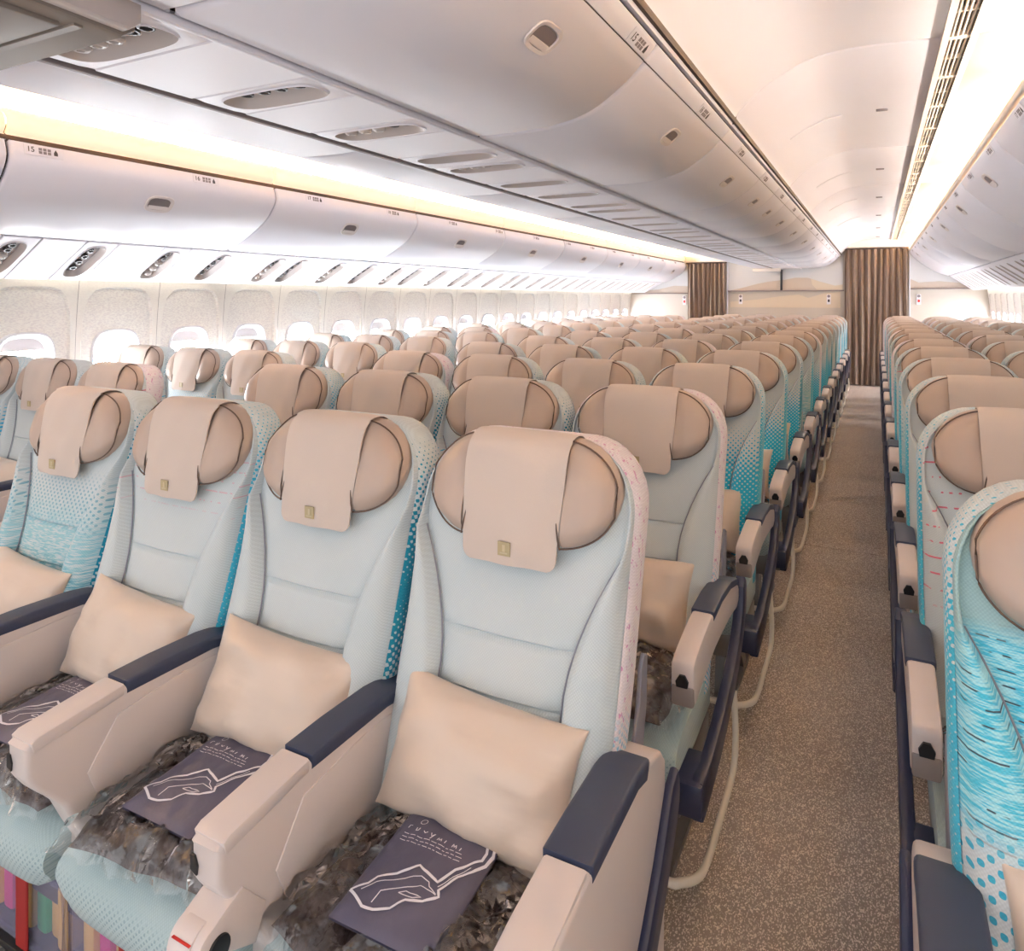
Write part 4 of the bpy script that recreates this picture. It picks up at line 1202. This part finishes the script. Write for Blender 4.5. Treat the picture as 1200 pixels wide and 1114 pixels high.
for j in range(4):
    place_set(CX4[j], 1.256, 0, 'front centre seat %s' % ['fourth from near aisle', 'third from near aisle', 'second from near aisle', 'beside near aisle'][j], j, True, True, True, [.05, .07, .06, .045][j])
for r in range(1, 9):
    place_set(XA, 1.256 + PITCH * r, 0, 'near-aisle centre seat of the %s row' % ORD[r], r, False)
for r in range(0, 6):
    place_set(RX3[0], 1.232 + PITCH * r, 0, 'near window block aisle seat, %s row' % ORD[r], r + 1, False)
for j in range(3):
    place_set(LX3[j], 1.95, -.022, 'foremost far window block %s seat' % ['window', 'middle', 'aisle'][j], j, False)

# ------------------------------------------------------------------ clear boxes under the front row
def clear_box(X, k, cols, label):
    r = link('storage_box', None, loc=(X, .80, 0))
    w, d, z0, z1 = .155, .30, .175, .33
    mb = MB()
    mb.box(-w, w, 0, .004, z0, z1); mb.box(-w, w, d, d + .004, z0, z1); mb.box(-w, -w + .004, .004, d, z0, z1); mb.box(w - .004, w, .004, d, z0, z1); mb.box(-w, w, 0, d, z0 - .004, z0)
    link('box_wall', mb.mesh('box_wall', M['clearbox'], 0), r)
    rim = MB().tube([(-w, -.002, z0), (-w, -.002, z1), (w, -.002, z1), (w, -.002, z0)], .006, 6, closed=True)
    link('box_rim', rim.mesh('box_rim', M['clearbox'], 40), r)
    link('lid', MB().box(-w - .006, w + .006, -.006, d + .006, z1, z1 + .01, .003).mesh('lid', M['clearbox'], 0), r)
    link('strap', MB().box(.008, .048, -.012, -.007, z0 - .02, z1 + .012, .002, 1).mesh('strap', M['red'], 0), r)
    for i, c in enumerate(cols):
        x = -w + .012 + (2 * w - .024) * (i + .5) / len(cols)
        hw_ = (2 * w - .024) / len(cols) / 2 - .002
        pk = link('packet', MB().box(x - hw_, x + hw_, .012 + .006 * (i % 3), d - .02, z0 + .004, z1 - .02 - .02 * (i % 2), .01).mesh('packet', M[c], 30), r)
    tag(r, label, 'storage box', 'clear storage boxes')
clear_box(-1.545, 0, ['yellow', 'pink', 'green', 'yellow', 'green', 'yellow', 'yellow'], 'clear box of coloured packets with red strap under the pink-dashed front seat')
clear_box(-1.215, 1, ['yellow', 'pink', 'yellow', 'green', 'yellow', 'pink', 'yellow'], 'clear box of coloured packets with red strap under the front seat with hinge')
for j in (1, 2):
    rk = link('equipment_rack', None, loc=((0, -1.545, -1.215)[j], .80, 0))
    link('shelf', MB().box(-.155, .155, -.02, .32, .155, .17, .003).mesh('shelf', M['black'], 30), rk)
    for x in (-.145, -.02, .0, .145): link('post', MB().box(x - .008, x + .008, -.03, -.016, 0, .155, .002).mesh('post', M['metal'], 0), rk)
    link('front_rail', MB().box(-.155, .155, -.045, -.03, .135, .152, .003).mesh('front_rail', M['metal'], 0), rk)
    tag(rk, 'dark metal rack under the clear box of the %s' % ['', 'pink-dashed front seat', 'front seat with hinge'][j], 'rack', 'under-seat racks')
